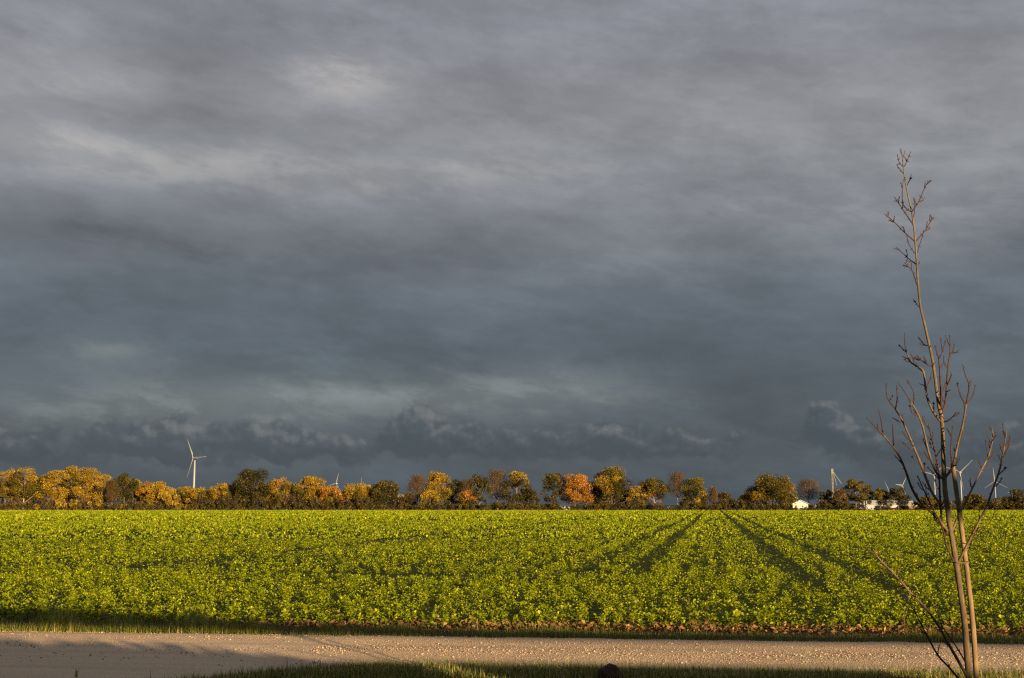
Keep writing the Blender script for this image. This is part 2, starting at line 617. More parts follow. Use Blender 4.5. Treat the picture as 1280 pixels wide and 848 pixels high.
def wob(x, k=1.0):
    return 0.07 * math.sin(x * 1.7 * k) + 0.05 * math.sin(x * 4.1 * k + 1.0) + 0.03 * math.sin(x * 9.3 * k + 2.0)


xs = np.concatenate([np.linspace(-120, -16, 40), np.linspace(-15.8, 14, 220), np.linspace(14.5, 120, 40)])
NT = 48
V, Fq = [], []
for x in xs:
    y0, y1 = near_edge(x) - 0.25 + wob(x), far_edge(x) + 0.12 + wob(x, 1.3)
    for t in np.linspace(0, 1, NT):
        y = y0 + (y1 - y0) * t
        s = (far_edge(x) - y)                     # metres in from the far side
        z = 0.035 - 0.022 * math.exp(-((s - 1.0) / 0.32) ** 2) - 0.022 * math.exp(-((s - 2.65) / 0.34) ** 2)
        z += 0.012 * math.exp(-((s - 0.2) / 0.2) ** 2) + 0.006 * math.sin(x * 1.3 + 3 * s) * math.sin(x * 0.37)
        if t == 0 or t == 1:
            z = 0.004
        V.append((x, y, z))
V = np.array(V)
V[:, 2] += rng.normal(0, 0.0022, len(V)) * (V[:, 2] > 0.006)
n = len(xs)
I, J = np.meshgrid(np.arange(n - 1), np.arange(NT - 1), indexing='ij')
a = (I * NT + J).ravel()
Fq = np.stack([a, a + NT, a + NT + 1, a + 1], 1)
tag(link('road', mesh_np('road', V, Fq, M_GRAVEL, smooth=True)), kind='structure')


def scatter_oct(P, S, base, jit):
    """faceted little stones: eight-sided lumps"""
    N = len(P)
    o = np.array([(1, 0, 0), (-1, 0, 0), (0, 1, 0), (0, -1, 0), (0, 0, 1), (0, 0, -1)], float)
    th = rng.uniform(0, 6.283, N)
    sc3 = S[:, None] * rng.uniform(0.6, 1.25, (N, 3)) * np.array([1, 1, 0.7])
    Vv = o[None] * sc3[:, None, :] + rng.normal(0, 0.16, (N, 6, 3)) * S[:, None, None]
    c, s = np.cos(th)[:, None], np.sin(th)[:, None]
    Vr = np.stack([Vv[..., 0] * c - Vv[..., 1] * s, Vv[..., 0] * s + Vv[..., 1] * c, Vv[..., 2]], -1) + P[:, None, :]
    f = np.array([(0, 2, 4), (2, 1, 4), (1, 3, 4), (3, 0, 4), (2, 0, 5), (1, 2, 5), (3, 1, 5), (0, 3, 5)])
    Fv = (f[None] + (np.arange(N) * 6)[:, None, None]).reshape(-1, 3)
    T = np.repeat(base * rng.uniform(1 - jit, 1 + jit, (N, 1)), 6, 0)
    return Vr.reshape(-1, 3), Fv, T


def stone_material():
    m, b = material('loose_stone')
    a_ = b.node('ShaderNodeAttribute', attribute_name='tint').outputs['Color']
    finish(b, principled(b, a_, 0.9, 0.2))
    return m


M_STONE = stone_material()
N = 26000
x = rng.uniform(-15, 13, N)
fe = 20.45 - 0.118 * x
s = np.where(rng.random(N) < 0.6, rng.normal(1.9, 0.34, N), rng.exponential(0.35, N) - 0.05)
s = np.where(rng.random(N) < 0.25, rng.uniform(-0.1, 4.0, N), s)
y = fe - s
ne = np.array([near_edge(v) for v in x])
keep = (y > ne - 0.1) & (s > -0.15)
# fewer stones lie on the packed turning on the left
keep &= ~((x < -3.0) & (s > 0.75) & (rng.random(N) < 0.75))
x, y, s = x[keep], y[keep], s[keep]
zz = 0.035 - 0.022 * np.exp(-((s - 1.0) / 0.32) ** 2) - 0.022 * np.exp(-((s - 2.65) / 0.34) ** 2)
S = np.clip(rng.lognormal(math.log(0.0085), 0.42, len(x)), 0.004, 0.024)
P = np.stack([x, y, zz + S * 0.25], 1)
pal = np.array([(0.36, 0.26, 0.16), (0.44, 0.33, 0.21), (0.30, 0.20, 0.12), (0.48, 0.38, 0.26), (0.26, 0.19, 0.13)])
Vv, Fv, T = scatter_oct(P, S, pal[rng.integers(0, 5, len(P))] * 0.88, 0.18)
tag(link('gravel', mesh_np('gravel', Vv, Fv, M_STONE, T)), 'pale loose gravel stones strewn over the farm road', 'gravel', kind='stuff')


# ------------------------------------------------------------------ grass
def blades(P, H, Wd, lean, tint):
    """bent blades of two pieces; P base points"""
    N = len(P)
    th = rng.uniform(0, 6.283, N)
    d = np.stack([np.cos(th), np.sin(th), np.zeros(N)], 1)
    side = np.stack([-np.sin(th), np.cos(th), np.zeros(N)], 1)
    L = lean[:, None] * d
    up = np.array([0, 0, 1.0])
    w = Wd[:, None]
    h = H[:, None]
    b0, b1 = P - side * w, P + side * w
    m = P + up * h * 0.6 + L * h * 0.35
    m0, m1 = m - side * w * 0.75, m + side * w * 0.75
    t = P + up * h + L * h
    Vv = np.stack([b0, b1, m1, m0, t], 1).reshape(-1, 3)
    k = np.arange(N) * 5
    return Vv, [np.stack([k, k + 1, k + 2, k + 3], 1), np.stack([k + 3, k + 2, k + 4], 1)], np.repeat(tint, 5, 0)


def grass_tint(N, dry=0.25):
    g = np.array([(0.075, 0.090, 0.010), (0.115, 0.125, 0.014), (0.17, 0.165, 0.02), (0.06, 0.078, 0.012)])
    c = g[rng.integers(0, 4, N)]
    dr = rng.random(N) < dry
    c[dr] = np.array([(0.30, 0.22, 0.10)])
    return c * rng.uniform(0.9, 1.7, (N, 1))


# far verge: tufts, taller towards the left
N = 46000
x = rng.uniform(-15, 13, N)
w_ = rng.beta(1.3, 1.3, N)
y = (20.45 - 0.118 * x) + 0.10 + w_ * 1.15
ty = np.sin(x * 2.1) + np.sin(x * 5.3 + y * 2) + np.sin(x * 0.9 + 1)
patch = np.clip(0.55 + 0.22 * ty, 0.15, 1.1)
keep = rng.random(N) < (0.35 + 0.6 * patch)
x, y, patch = x[keep], y[keep], patch[keep]
N = len(x)
tall = np.clip((-(x) - 0.0) / 8.0, 0, 1) * 1.0 + 0.5
H = rng.gamma(4, 0.026, N) * (0.25 + 1.1 * patch ** 1.6) * tall * 1.2 + 0.02
Vv, Fv, T = blades(np.stack([x, y, np.zeros(N)], 1), H, rng.uniform(0.002, 0.0045, N), np.abs(rng.normal(0.55, 0.4, N)), grass_tint(N, 0.10) * (1 + 0.35 * (tall - 0.5))[:, None])
tag(link('verge_grass', mesh_np('verge_grass', Vv, Fv, M_GRASS, T)), 'strip of grass tufts between the gravel road and the crop', 'grass', kind='stuff')

# near verge and lawn in front of the camera
N = 60000
x = rng.uniform(-5, 11, N)
ne = np.array([near_edge(v) for v in x])
y = ne + 0.16 - rng.exponential(1.0, N) * np.where(rng.random(N) < 0.75, 1.0, 3.5)
keep = (y > 4.0) & (rng.random(N) < 0.95)
x, y = x[keep], y[keep]
N = len(x)
H = rng.gamma(5, 0.014, N) + 0.02
Vv, Fv, T = blades(np.stack([x, y, np.zeros(N)], 1), H, rng.uniform(0.003, 0.005, N), np.abs(rng.normal(0.4, 0.3, N)), grass_tint(N, 0.15))
tag(link('lawn_grass', mesh_np('lawn_grass', Vv, Fv, M_GRASS, T)), 'short dark grass along the near side of the gravel road', 'grass', kind='stuff')

# the lone green tuft growing in the gravel and the dry stalk by the verge
g0 = ground(95, 850)
N = 14
Vv, Fv, T = blades(np.stack([rng.normal(0, .012, N), rng.normal(0, .012, N), np.zeros(N)], 1),
                   rng.uniform(0.06, 0.15, N), np.full(N, 0.004), np.abs(rng.normal(0.15, 0.15, N)), grass_tint(N, 0.0) * 1.4)
o = link('grass_tuft', mesh_np('grass_tuft', Vv, Fv, M_GRASS, T))
o.location = (g0.x, g0.y, 0.02)
tag(o, 'single green grass tuft growing in the gravel at lower left', 'grass tuft')


# ------------------------------------------------------------------ crop
def crop_leaves(P, azi, L, Wd, tilt, tint, bend=0.5, two=True):
    """broad leaves from a base point: P base, azi direction, L length, tilt up angle"""
    N = len(P)
    d = np.stack([np.cos(azi), np.sin(azi), np.zeros(N)], 1)
    side = np.stack([-np.sin(azi), np.cos(azi), np.zeros(N)], 1)
    ct, st = np.cos(tilt)[:, None], np.sin(tilt)[:, None]
    up = np.array([0, 0, 1.0])
    d1 = d * ct + up * st
    t2 = tilt - bend
    d2 = d * np.cos(t2)[:, None] + up * np.sin(t2)[:, None]
    roll = rng.normal(0, 0.5, N)[:, None]
    nrm = np.cross(d1, side)
    sd = side * np.cos(roll) + nrm * np.sin(roll)
    l, w = L[:, None], Wd[:, None]
    p0 = P
    pm = P + d1 * l * 0.55
    pt = pm + d2 * l * 0.45
    if two:
        a0 = p0 - sd * w * 0.12
        a1 = p0 + sd * w * 0.12
        m0 = pm - sd * w * 0.5 + nrm * w * 0.08
        m1 = pm + sd * w * 0.5 + nrm * w * 0.08
        q0 = pt - sd * w * 0.22
        q1 = pt + sd * w * 0.22
        Vv = np.stack([a0, a1, m1, m0, q1, q0], 1).reshape(-1, 3)
        k = np.arange(N) * 6
        return Vv, [np.concatenate([np.stack([k, k + 1, k + 2, k + 3], 1), np.stack([k + 3, k + 2, k + 4, k + 5], 1)])], np.repeat(tint, 6, 0)
    m0, m1 = pm - sd * w * 0.5, pm + sd * w * 0.5
    Vv = np.stack([p0, m1, pt, m0], 1).reshape(-1, 3)
    k = np.arange(N) * 4
    return Vv, [np.stack([k, k + 1, k + 2, k + 3], 1)], np.repeat(tint, 4, 0)


CROP_C = np.array([(0.175, 0.225, 0.004), (0.215, 0.262, 0.005), (0.265, 0.300, 0.006), (0.120, 0.182, 0.004), (0.31, 0.32, 0.008)])


def crop_tint(N, yellow=0.03):
    c = CROP_C[rng.integers(0, 5, N)].copy()
    ye = rng.random(N) < yellow
    c[ye] = (0.42, 0.38, 0.02)
    return c * rng.uniform(0.55, 1.3, (N, 1))


def crop_field_plants(P, leaves, L, spread, hgt, two, yellow=0.03, tintmul=None, lift=0.0):
    """P plant base points; returns mesh arrays of all their leaves"""
    N = len(P)
    idx = np.repeat(np.arange(N), leaves)
    n = len(idx)
    hgt = (hgt if hasattr(hgt, '__len__') else np.full(N, hgt)) * rng.uniform(0.55, 1.35, N)
    azi = rng.uniform(0, 6.283, n)
    lev = rng.random(n)
    tilt = R(lift) + lev * R(66) + rng.normal(0, 0.30, n)
    h = hgt[idx] if hasattr(hgt, '__len__') else hgt
    base = P[idx] + np.stack([np.cos(azi) * spread * rng.uniform(0.1, 1, n), np.sin(azi) * spread * rng.uniform(0.1, 1, n), h * (0.15 + 0.65 * lev)], 1)
    LL = L * rng.uniform(0.65, 1.3, n)
    tint = crop_tint(n, yellow)
    pv = rng.uniform(0.85, 1.15, (N, 1))
    tint = tint * pv[idx]
    if tintmul is not None:
        tint = tint * tintmul[idx][:, None]
    return crop_leaves(base, azi, LL, LL * rng.uniform(0.55, 0.85, n), tilt, tint, rng.uniform(0.3, 1.1, n), two)


def density(x, y):
    """how likely a plant stands here: wheel tracks, drill rows and gaps"""
    head = 38.0 - 0.10 * x + 0.4 * np.sin(x * 0.45) - 9.0 / (1 + np.exp(-(x - 6.5) * 1.2))              # end of the headland
    x0 = x - ROWDIR * y
    p = np.ones_like(x)
    far = y > head
    for (c, w, k) in ((-19.3, 0.9, 0.97), (-2.5, 0.50, 0.97), (-4.2, 0.42, 0.92), (2.55, 0.54, 1.0), (4.5, 0.45, 0.96), (0.2, 0.22, 0.7), (-0.9, 0.2, 0.6), (1.2, 0.2, 0.6), (6.4, 0.3, 0.6), (8.6, 0.3, 0.6), (-6.3, 0.3, 0.5),
                      (20.3, 0.6, 0.8), (22.0, 0.5, 0.8), (-35.5, 0.6, 0.7), (-37.2, 0.6, 0.6), (36.5, 0.7, 0.8)):
        p = np.where(far, p * (1 - k * np.exp(-((x0 - c) / w) ** 4)), p)
    p = np.where(far, p * (0.66 + 0.22 * np.cos(x0 * 2 * math.pi / 0.62) + 0.12 * np.sin(x0 * 2 * math.pi / 1.9)), p)
    r = y + 0.118 * x
    p = np.where(~far, p * (0.72 + 0.28 * np.cos(r * 2 * math.pi / 0.62)), p)
    # the seam along the headland
    seam = np.exp(-((y - head) / 1.3) ** 4) * np.clip(1.1 - ((x + 2.5) / 7.5) ** 2, 0.0, 1.0)
    p = p * (1 - 0.93 * seam)
    return p


def patchiness(x, y):
    q = np.sin(x * 0.31 + y * 0.17) + np.sin(x * 0.13 - y * 0.23 + 2) + np.sin(x * 0.71 + 1.3) * np.sin(y * 0.53) + np.sin(x * 1.9 + y * 0.4) * np.sin(y * 1.3 - x * 0.7)
    return q


parts_V, parts_F4, parts_T, off = [], [], [], 0


def push(res):
    global off
    Vv, Fl, T = res
    parts_V.append(Vv)
    parts_F4.append(Fl[0] + off)
    parts_T.append(T)
    off += len(Vv)


def band(y0, y1, dens, jitter_edge=False):
    hw = lambda y: y * 0.47 + 3.5
    W1 = hw(y1)
    N = int((y1 - y0) * 2 * W1 * dens)
    x = rng.uniform(-W1, W1, N)
    y = rng.uniform(y0, y1, N)
    k = np.abs(x) < hw(y)
    x, y = x[k], y[k]
    if jitter_edge:
        k = y > crop_edge(0) - 0.10 * x + 0.85
        x, y = x[k], y[k]
    p = density(x, y)
    q = patchiness(x, y)
    clump = np.sin(x * 7.1 + 2.0 * np.sin(y * 2.3)) * np.sin(y * 3.7 + 1.7 * np.sin(x * 2.9)) + 0.6 * np.sin(x * 3.3 - y * 1.9)
    p = p * np.where(q < -2.1, 0.45, 1.0) * np.clip(0.72 + 0.45 * clump, 0.15, 1.0)
    k = rng.random(len(x)) < p
    x0 = x - ROWDIR * y
    q = q + np.where(y > 40, 2.2 * np.cos(x0 * 2 * math.pi / 1.24) + 1.3 * np.sin(x0 * 2 * math.pi / 3.1), 0.0)
    return x[k], y[k], q[k]


x, y, q = band(19.0, 42.0, 18.0, True)
push(crop_field_plants(np.stack([x, y, np.zeros(len(x))], 1), 31, 0.051, 0.09, 0.25 + 0.03 * q, False))
x, y, q = band(42.0, 75.0, 13.0)
push(crop_field_plants(np.stack([x, y, np.zeros(len(x))], 1), 12, 0.076, 0.11, 0.25 + 0.03 * q, False))
x, y, q = band(75.0, 160.0, 4.2)
push(crop_field_plants(np.stack([x, y, np.zeros(len(x))], 1), 6, 0.15, 0.17, 0.24 + 0.02 * q, False, lift=16))
x, y, q = band(160.0, FIELD_END, 1.0)
push(crop_field_plants(np.stack([x, y, np.zeros(len(x))], 1), 4, 0.31, 0.4, 0.22 + 0.012 * q, False, lift=28))
# stunted seedlings in the wheel tracks
tx, ty = [], []
for (c_, w_) in ((-2.5, .5), (-4.2, .5), (2.55, .55), (4.5, .5), (-19.3, .8)):
    yy_ = 30 + 130 * rng.random(500) ** 1.6
    tx.append(c_ + ROWDIR * yy_ + rng.normal(0, w_ * 0.6, 500))
    ty.append(yy_)
tx, ty = np.concatenate(tx), np.concatenate(ty)
push(crop_field_plants(np.stack([tx, ty, np.zeros(len(tx))], 1), 4, 0.05, 0.05, np.full(len(tx), 0.02), False, tintmul=np.full(len(tx), 0.8)))
me = mesh_np('crop', np.concatenate(parts_V), [np.concatenate(parts_F4)], M_CROP, np.concatenate(parts_T))
tag(link('crop', me), 'broad field of low yellow green leafy crop reaching to the trees', 'crop', kind='stuff')

# the front rows, plant by plant
variants = []
for i in range(9):
    Vv, Fl, T = crop_field_plants(np.zeros((1, 3)), 30, 0.064, 0.018, np.array([rng.uniform(0.2, 0.3)]), True, 0.04)
    k_ = len(Vv)                        # the stem that holds the leaves
    zt_ = Vv[:, 2].max() * 0.85
    Vv = np.concatenate([Vv, [(-.008, 0, -.01), (.008, 0, -.01), (.006, 0, zt_), (-.006, 0, zt_), (0, -.008, -.01), (0, .008, -.01), (0, .006, zt_), (0, -.006, zt_)]])
    Fl = [np.concatenate([Fl[0], [(k_, k_ + 1, k_ + 2, k_ + 3), (k_ + 4, k_ + 5, k_ + 6, k_ + 7)]])]
    T = np.concatenate([T, np.tile((0.09, 0.12, 0.01), (8, 1))])
    variants.append(mesh_np('crop_plant', Vv, Fl, M_CROP, T))
spots = []
xx = -13.2
while xx < 11.4:
    for r_, (dy, pr) in enumerate(((0.0, 0.75), (0.30, 0.9), (0.62, 0.95))):
        if rnd.random() < pr:
            spots.append((xx + rnd.uniform(-.09, .09), crop_edge(xx) + dy + rnd.uniform(-.13, .13) + 0.12 * math.sin(xx * 1.9)))
    xx += 0.222
for i, (px_, py_) in enumerate(spots[:300]):
    o = link('crop_plant', variants[i % 9])
    o.location = (px_, py_, 0.012)
    o.rotation_euler = (0, 0, rnd.uniform(0, 6.28))
    k = rnd.uniform(0.75, 1.2)
    o.scale = (k, k, k * rnd.uniform(0.85, 1.15))
    tag(o, 'leafy green crop plant in the frontmost rows beside the bare soil strip', 'crop plant', 'crop plants along the front edge of the field')

# withered brown leaves on the soil strip in front of the crop
N = 9000
x = rng.uniform(-14, 12, N)
f_ = rng.beta(1.6, 1.4, N)
y = crop_edge(0) - 0.10 * x - 0.80 + f_ * 0.95
keep = rng.random(N) < np.clip(0.35 + (x + 4) / 9, 0.12, 1)
x, y = x[keep], y[keep]
N = len(x)
dc = np.array([(0.20, 0.10, 0.035), (0.26, 0.15, 0.05), (0.13, 0.07, 0.03), (0.30, 0.20, 0.07), (0.10, 0.10, 0.025)])
LL = rng.uniform(0.05, 0.13, N)
Vv, Fl, T = crop_leaves(np.stack([x, y, np.full(N, 0.015) + rng.exponential(0.03, N)], 1), rng.uniform(0, 6.283, N), LL, LL * rng.uniform(0.3, 0.7, N),
                        rng.normal(0.55, 0.4, N), dc[rng.integers(0, 5, N)] * rng.uniform(0.7, 1.2, (N, 1)), 0.6, False)
tag(link('withered_leaves', mesh_np('withered_leaves', Vv, Fl, M_DRY, T)), 'withered brown leaves on the soil strip in front of the crop', 'leaves', kind='stuff')


# ------------------------------------------------------------------ trees of the far wood
PAL = {
    'gold':   [((0.296, 0.164, 0.013), 4), ((0.344, 0.208, 0.019), 3), ((0.192, 0.112, 0.011), 3), ((0.112, 0.084, 0.013), 1)],
    'pale':   [((0.288, 0.180, 0.032), 4), ((0.224, 0.132, 0.022), 3), ((0.176, 0.104, 0.022), 2)],
    'yellow': [((0.400, 0.248, 0.028), 5), ((0.336, 0.192, 0.024), 3)],
    'olive':  [((0.104, 0.076, 0.011), 4), ((0.148, 0.100, 0.013), 3), ((0.060, 0.050, 0.010), 4), ((0.216, 0.124, 0.014), 1)],
    'dark':   [((0.036, 0.032, 0.009), 4), ((0.048, 0.044, 0.010), 3), ((0.068, 0.050, 0.011), 2), ((0.120, 0.068, 0.014), 1)],
    'orange': [((0.336, 0.136, 0.018), 5), ((0.280, 0.104, 0.018), 3), ((0.240, 0.144, 0.024), 1)],
    'russet': [((0.160, 0.084, 0.036), 4), ((0.120, 0.072, 0.040), 3), ((0.200, 0.112, 0.040), 1)],
    'brown':  [((0.068, 0.040, 0.018), 4), ((0.048, 0.032, 0.016), 3), ((0.104, 0.060, 0.020), 2), ((0.044, 0.037, 0.013), 2)],
}


def pal_pick(name, N):
    cs = np.array([c for c, w in PAL[name]]) * np.array([1.0, 1.08, 0.7])
    ws = np.array([w for c, w in PAL[name]], float)
    return cs[rng.choice(len(cs), N, p=ws / ws.sum())]


def leaf_quads(C, nrm_bias, size, tint):
    N = len(C)
    nrm = rng.normal(0, 1, (N, 3)) + nrm_bias
    nrm /= np.linalg.norm(nrm, axis=1)[:, None]
    r = rng.normal(0, 1, (N, 3))
    u = np.cross(nrm, r)
    u /= np.linalg.norm(u, axis=1)[:, None]
    v = np.cross(nrm, u)
    s = (size * rng.uniform(0.6, 1.3, N))[:, None]
    k = rng.uniform(0.45, 0.8, N)[:, None]
    Vv = np.stack([C + u * s, C + v * s * k, C - u * s, C - v * s * k], 1).reshape(-1, 3)
    i = np.arange(N) * 4
    return Vv, np.stack([i, i + 1, i + 2, i + 3], 1), np.repeat(tint, 4, 0)


def limb_tree(mb, H, W, zc0, r0, nl, sides=5):
    """trunk and main limbs; returns the limb ends"""
    lean = Vector((rnd.uniform(-.04, .04) * H, rnd.uniform(-.04, .04) * H, 0))
    top = Vector((0, 0, H * 0.82)) + lean
    mb.tube([(0, 0, -0.2), (0, 0, H * 0.04), lean * 0.3 + Vector((0, 0, zc0 + 0.12 * H)), top], [r0 * 1.35, r0, r0 * 0.72, r0 * 0.12], sides)
    ends = [top]
    for i in range(nl):
        z = zc0 * 0.9 + (H * 0.72 - zc0 * 0.9) * (i + 0.5) / nl
        a = i * 2.4 + rnd.uniform(-.5, .5)
        reach = W * 0.42 * rnd.uniform(0.7, 1.1) * math.sin(math.pi * min(0.92, 0.25 + 0.7 * (i + .5) / nl))
        p0 = lean * (z / H) + Vector((0, 0, z))
        d = Vector((math.cos(a), math.sin(a), 0))
        p1 = p0 + d * reach * 0.5 + Vector((0, 0, reach * 0.42))
        p2 = p0 + d * reach + Vector((0, 0, reach * rnd.uniform(0.8, 1.3)))
        rr = r0 * 0.42 * (1 - 0.5 * i / nl)
        mb.tube([p0, p1, p2], [rr, rr * 0.65, rr * 0.2], 4, False)
        ends.append(p2)
    return ends


def leafy_crown(H, W, z0, pals, dens=1.0, size=0.23, lobes=None, gaps=0.25):
    """crown of many leaf clumps; pals = palette of (lower, upper) clumps"""
    ch = H - z0
    nl = lobes or int(20 + W * 1.3)
    lop = rnd.uniform(0, 6.283)
    lop2 = rnd.uniform(0, 6.283)
    kx, kz = rnd.uniform(0.10, 0.24), rnd.uniform(0.0, 0.5)
    Vs, Fs, Ts, o_ = [], [], [], 0
    centres = []
    for i in range(nl):
        for _ in range(30):
            a = rnd.uniform(0, 6.283)
            t = rnd.random() ** 0.8
            prof = math.sin(math.pi * (0.26 + 0.64 * t)) ** 0.75
            rr = rnd.random() ** 0.42 * 0.5 * W * prof * 0.88 * (1 + kx * math.sin(a + lop) + 0.12 * math.sin(3 * a + lop2 + 5 * t))
            c = Vector((rr * math.cos(a), rr * math.sin(a), z0 + ch * (0.10 + 0.78 * t)))
            if all((c - q).length > W * 0.11 for q in centres):
                break
        centres.append(c)
        r = W * rnd.uniform(0.085, 0.185)
        r = min(r, (H - c.z) * 1.0 + 0.15 * W)
        N = int(dens * 235 * (r / 1.6) ** 1.8) + 50
        d = rng.normal(0, 1, (N, 3))
        d /= np.linalg.norm(d, axis=1)[:, None]
        rad = r * rng.uniform(0.35, 1.05, N) ** 0.7
        C = d * rad[:, None] * np.array([1.05, 1.05, 0.85]) + np.array(c)
        if rnd.random() < gaps:
            C = C[rng.random(len(C)) < 0.5]
        up = (c.z - z0) / ch + rnd.uniform(-.3, .3)
        pal = pals[1] if up > 0.55 else pals[0]
        if len(pals) > 2 and rnd.random() < 0.14:
            pal = pals[2]
        T = pal_pick(pal, len(C)) * (rnd.uniform(0.80, 1.25) if pal in ('gold', 'pale', 'yellow', 'orange') else rnd.uniform(0.55, 1.25)) * rng.uniform(0.75, 1.25, (len(C), 1))
        bias = (C - np.array(c)) / r * 0.9
        v, f, t_ = leaf_quads(C, bias, np.full(len(C), size), T)
        Vs.append(v)
        Fs.append(f + o_)
        Ts.append(t_)
        o_ += len(v)
    # loose sprays that break the outline
    N = int(22 * W)
    a = rng.uniform(0, 6.283, N)
    t = rng.random(N)
    prof = np.sin(math.pi * (0.14 + 0.76 * t)) ** 0.7
    rr = 0.5 * W * prof * rng.uniform(0.75, 1.03, N)
    C = np.stack([rr * np.cos(a), rr * np.sin(a), z0 + ch * (0.05 + 0.89 * t)], 1)
    C[:, :2] *= (1 + kx * np.sin(a + lop))[:, None]
    v, f, t_ = leaf_quads(C, 0, np.full(N, size * 0.7), pal_pick(pals[1], N) * rng.uniform(0.8, 1.2, (N, 1)))
    Vs.append(v)
    Fs.append(f + o_)
    Ts.append(t_)
    return np.concatenate(Vs), np.concatenate(Fs), np.concatenate(Ts)


def twig_crown(H, W, z0, pal, ends, n=900, leafn=500):
    """fan of thin bare twigs with few leaves left"""
    ch = H - z0
    a = rng.uniform(0, 6.283, n)
    t = rng.random(n) ** 0.75
    prof = np.sin(math.pi * (0.2 + 0.68 * t)) ** 0.7
    rr = np.sqrt(rng.random(n)) * 0.5 * W * prof
    B = np.stack([rr * np.cos(a) * 0.8, rr * np.sin(a) * 0.8, z0 + ch * (0.02 + 0.80 * t)], 1)
    L = ch * rng.uniform(0.14, 0.30, n)
    d = np.stack([np.cos(a) * rr / W * 1.3, np.sin(a) * rr / W * 1.3, np.full(n, 1.0)], 1) + rng.normal(0, 0.28, (n, 3))
    d /= np.linalg.norm(d, axis=1)[:, None]
    L = np.minimum(L, np.maximum(0.3, (H - B[:, 2]) / np.maximum(d[:, 2], .2)))
    r = rng.normal(0, 1, (n, 3))
    u = np.cross(d, r)
    u /= np.linalg.norm(u, axis=1)[:, None]
    w = rng.uniform(0.025, 0.06, n)[:, None]
    E = B + d * L[:, None]
    v2 = np.cross(d, u)
    Vv = np.stack([B + u * w, B - u * w * .5 + v2 * w * .8, B - u * w * .5 - v2 * w * .8, E], 1).reshape(-1, 3)
    k = np.arange(n) * 4
    F3 = np.concatenate([np.stack([k, k + 1, k + 3], 1), np.stack([k + 1, k + 2, k + 3], 1), np.stack([k + 2, k, k + 3], 1)])
    T = np.repeat(pal_pick('russet', n) * 0.75 * rng.uniform(0.7, 1.2, (n, 1)), 4, 0)
    a = rng.uniform(0, 6.283, leafn)
    t = rng.random(leafn) ** 0.6
    prof = np.sin(math.pi * (0.2 + 0.68 * t)) ** 0.7
    rr = np.sqrt(rng.random(leafn)) * 0.5 * W * prof
    C = np.stack([rr * np.cos(a), rr * np.sin(a), z0 + ch * (0.05 + 0.93 * t)], 1)
    v, f, t_ = leaf_quads(C, 0, np.full(leafn, 0.17), pal_pick(pal, leafn) * rng.uniform(0.7, 1.2, (leafn, 1)))
    return np.concatenate([Vv, v]), F3, f + len(Vv), np.concatenate([T, t_])


def tree(px, top, w, pals, label, Y=None, clear=0.22, pale=False, dens=1.0, group=None, bare=False, name=None):
    Y = Y or (FIELD_END + 8 + rnd.uniform(0, 8))
    p = at(px, HOR, Y)
    H = at(px, top, Y).z
    Wm = w * Y / F * (1.0 if bare else 1.14)
    root = empty(name or ('bare_tree' if bare else 'autumn_tree'), (p.x, Y, 0), rnd.uniform(0, 0.5))
    tag(root, label, 'tree', group or 'trees along the far side of the field')
    mb = MB()
    z0 = H * clear * (0.9 if bare else 0.55)
    r0 = 0.018 * H + 0.06
    ends = limb_tree(mb, H, Wm, z0, r0, 9 if bare else 7)
    mb.build('trunk', M_BARK_PALE if pale else M_BARK, root, True)
    if bare:
        Vv, F3, F4, T = twig_crown(H, Wm, z0, pals[0], ends, int(520 + 60 * Wm), int(380 * dens))
        link('crown', mesh_np('crown', Vv, [F3, F4], M_LEAF, T), root)
    else:
        Vv, F4, T = leafy_crown(H, Wm, z0, pals, dens)
        link('crown', mesh_np('crown', Vv, [F4], M_LEAF, T), root)
    return root


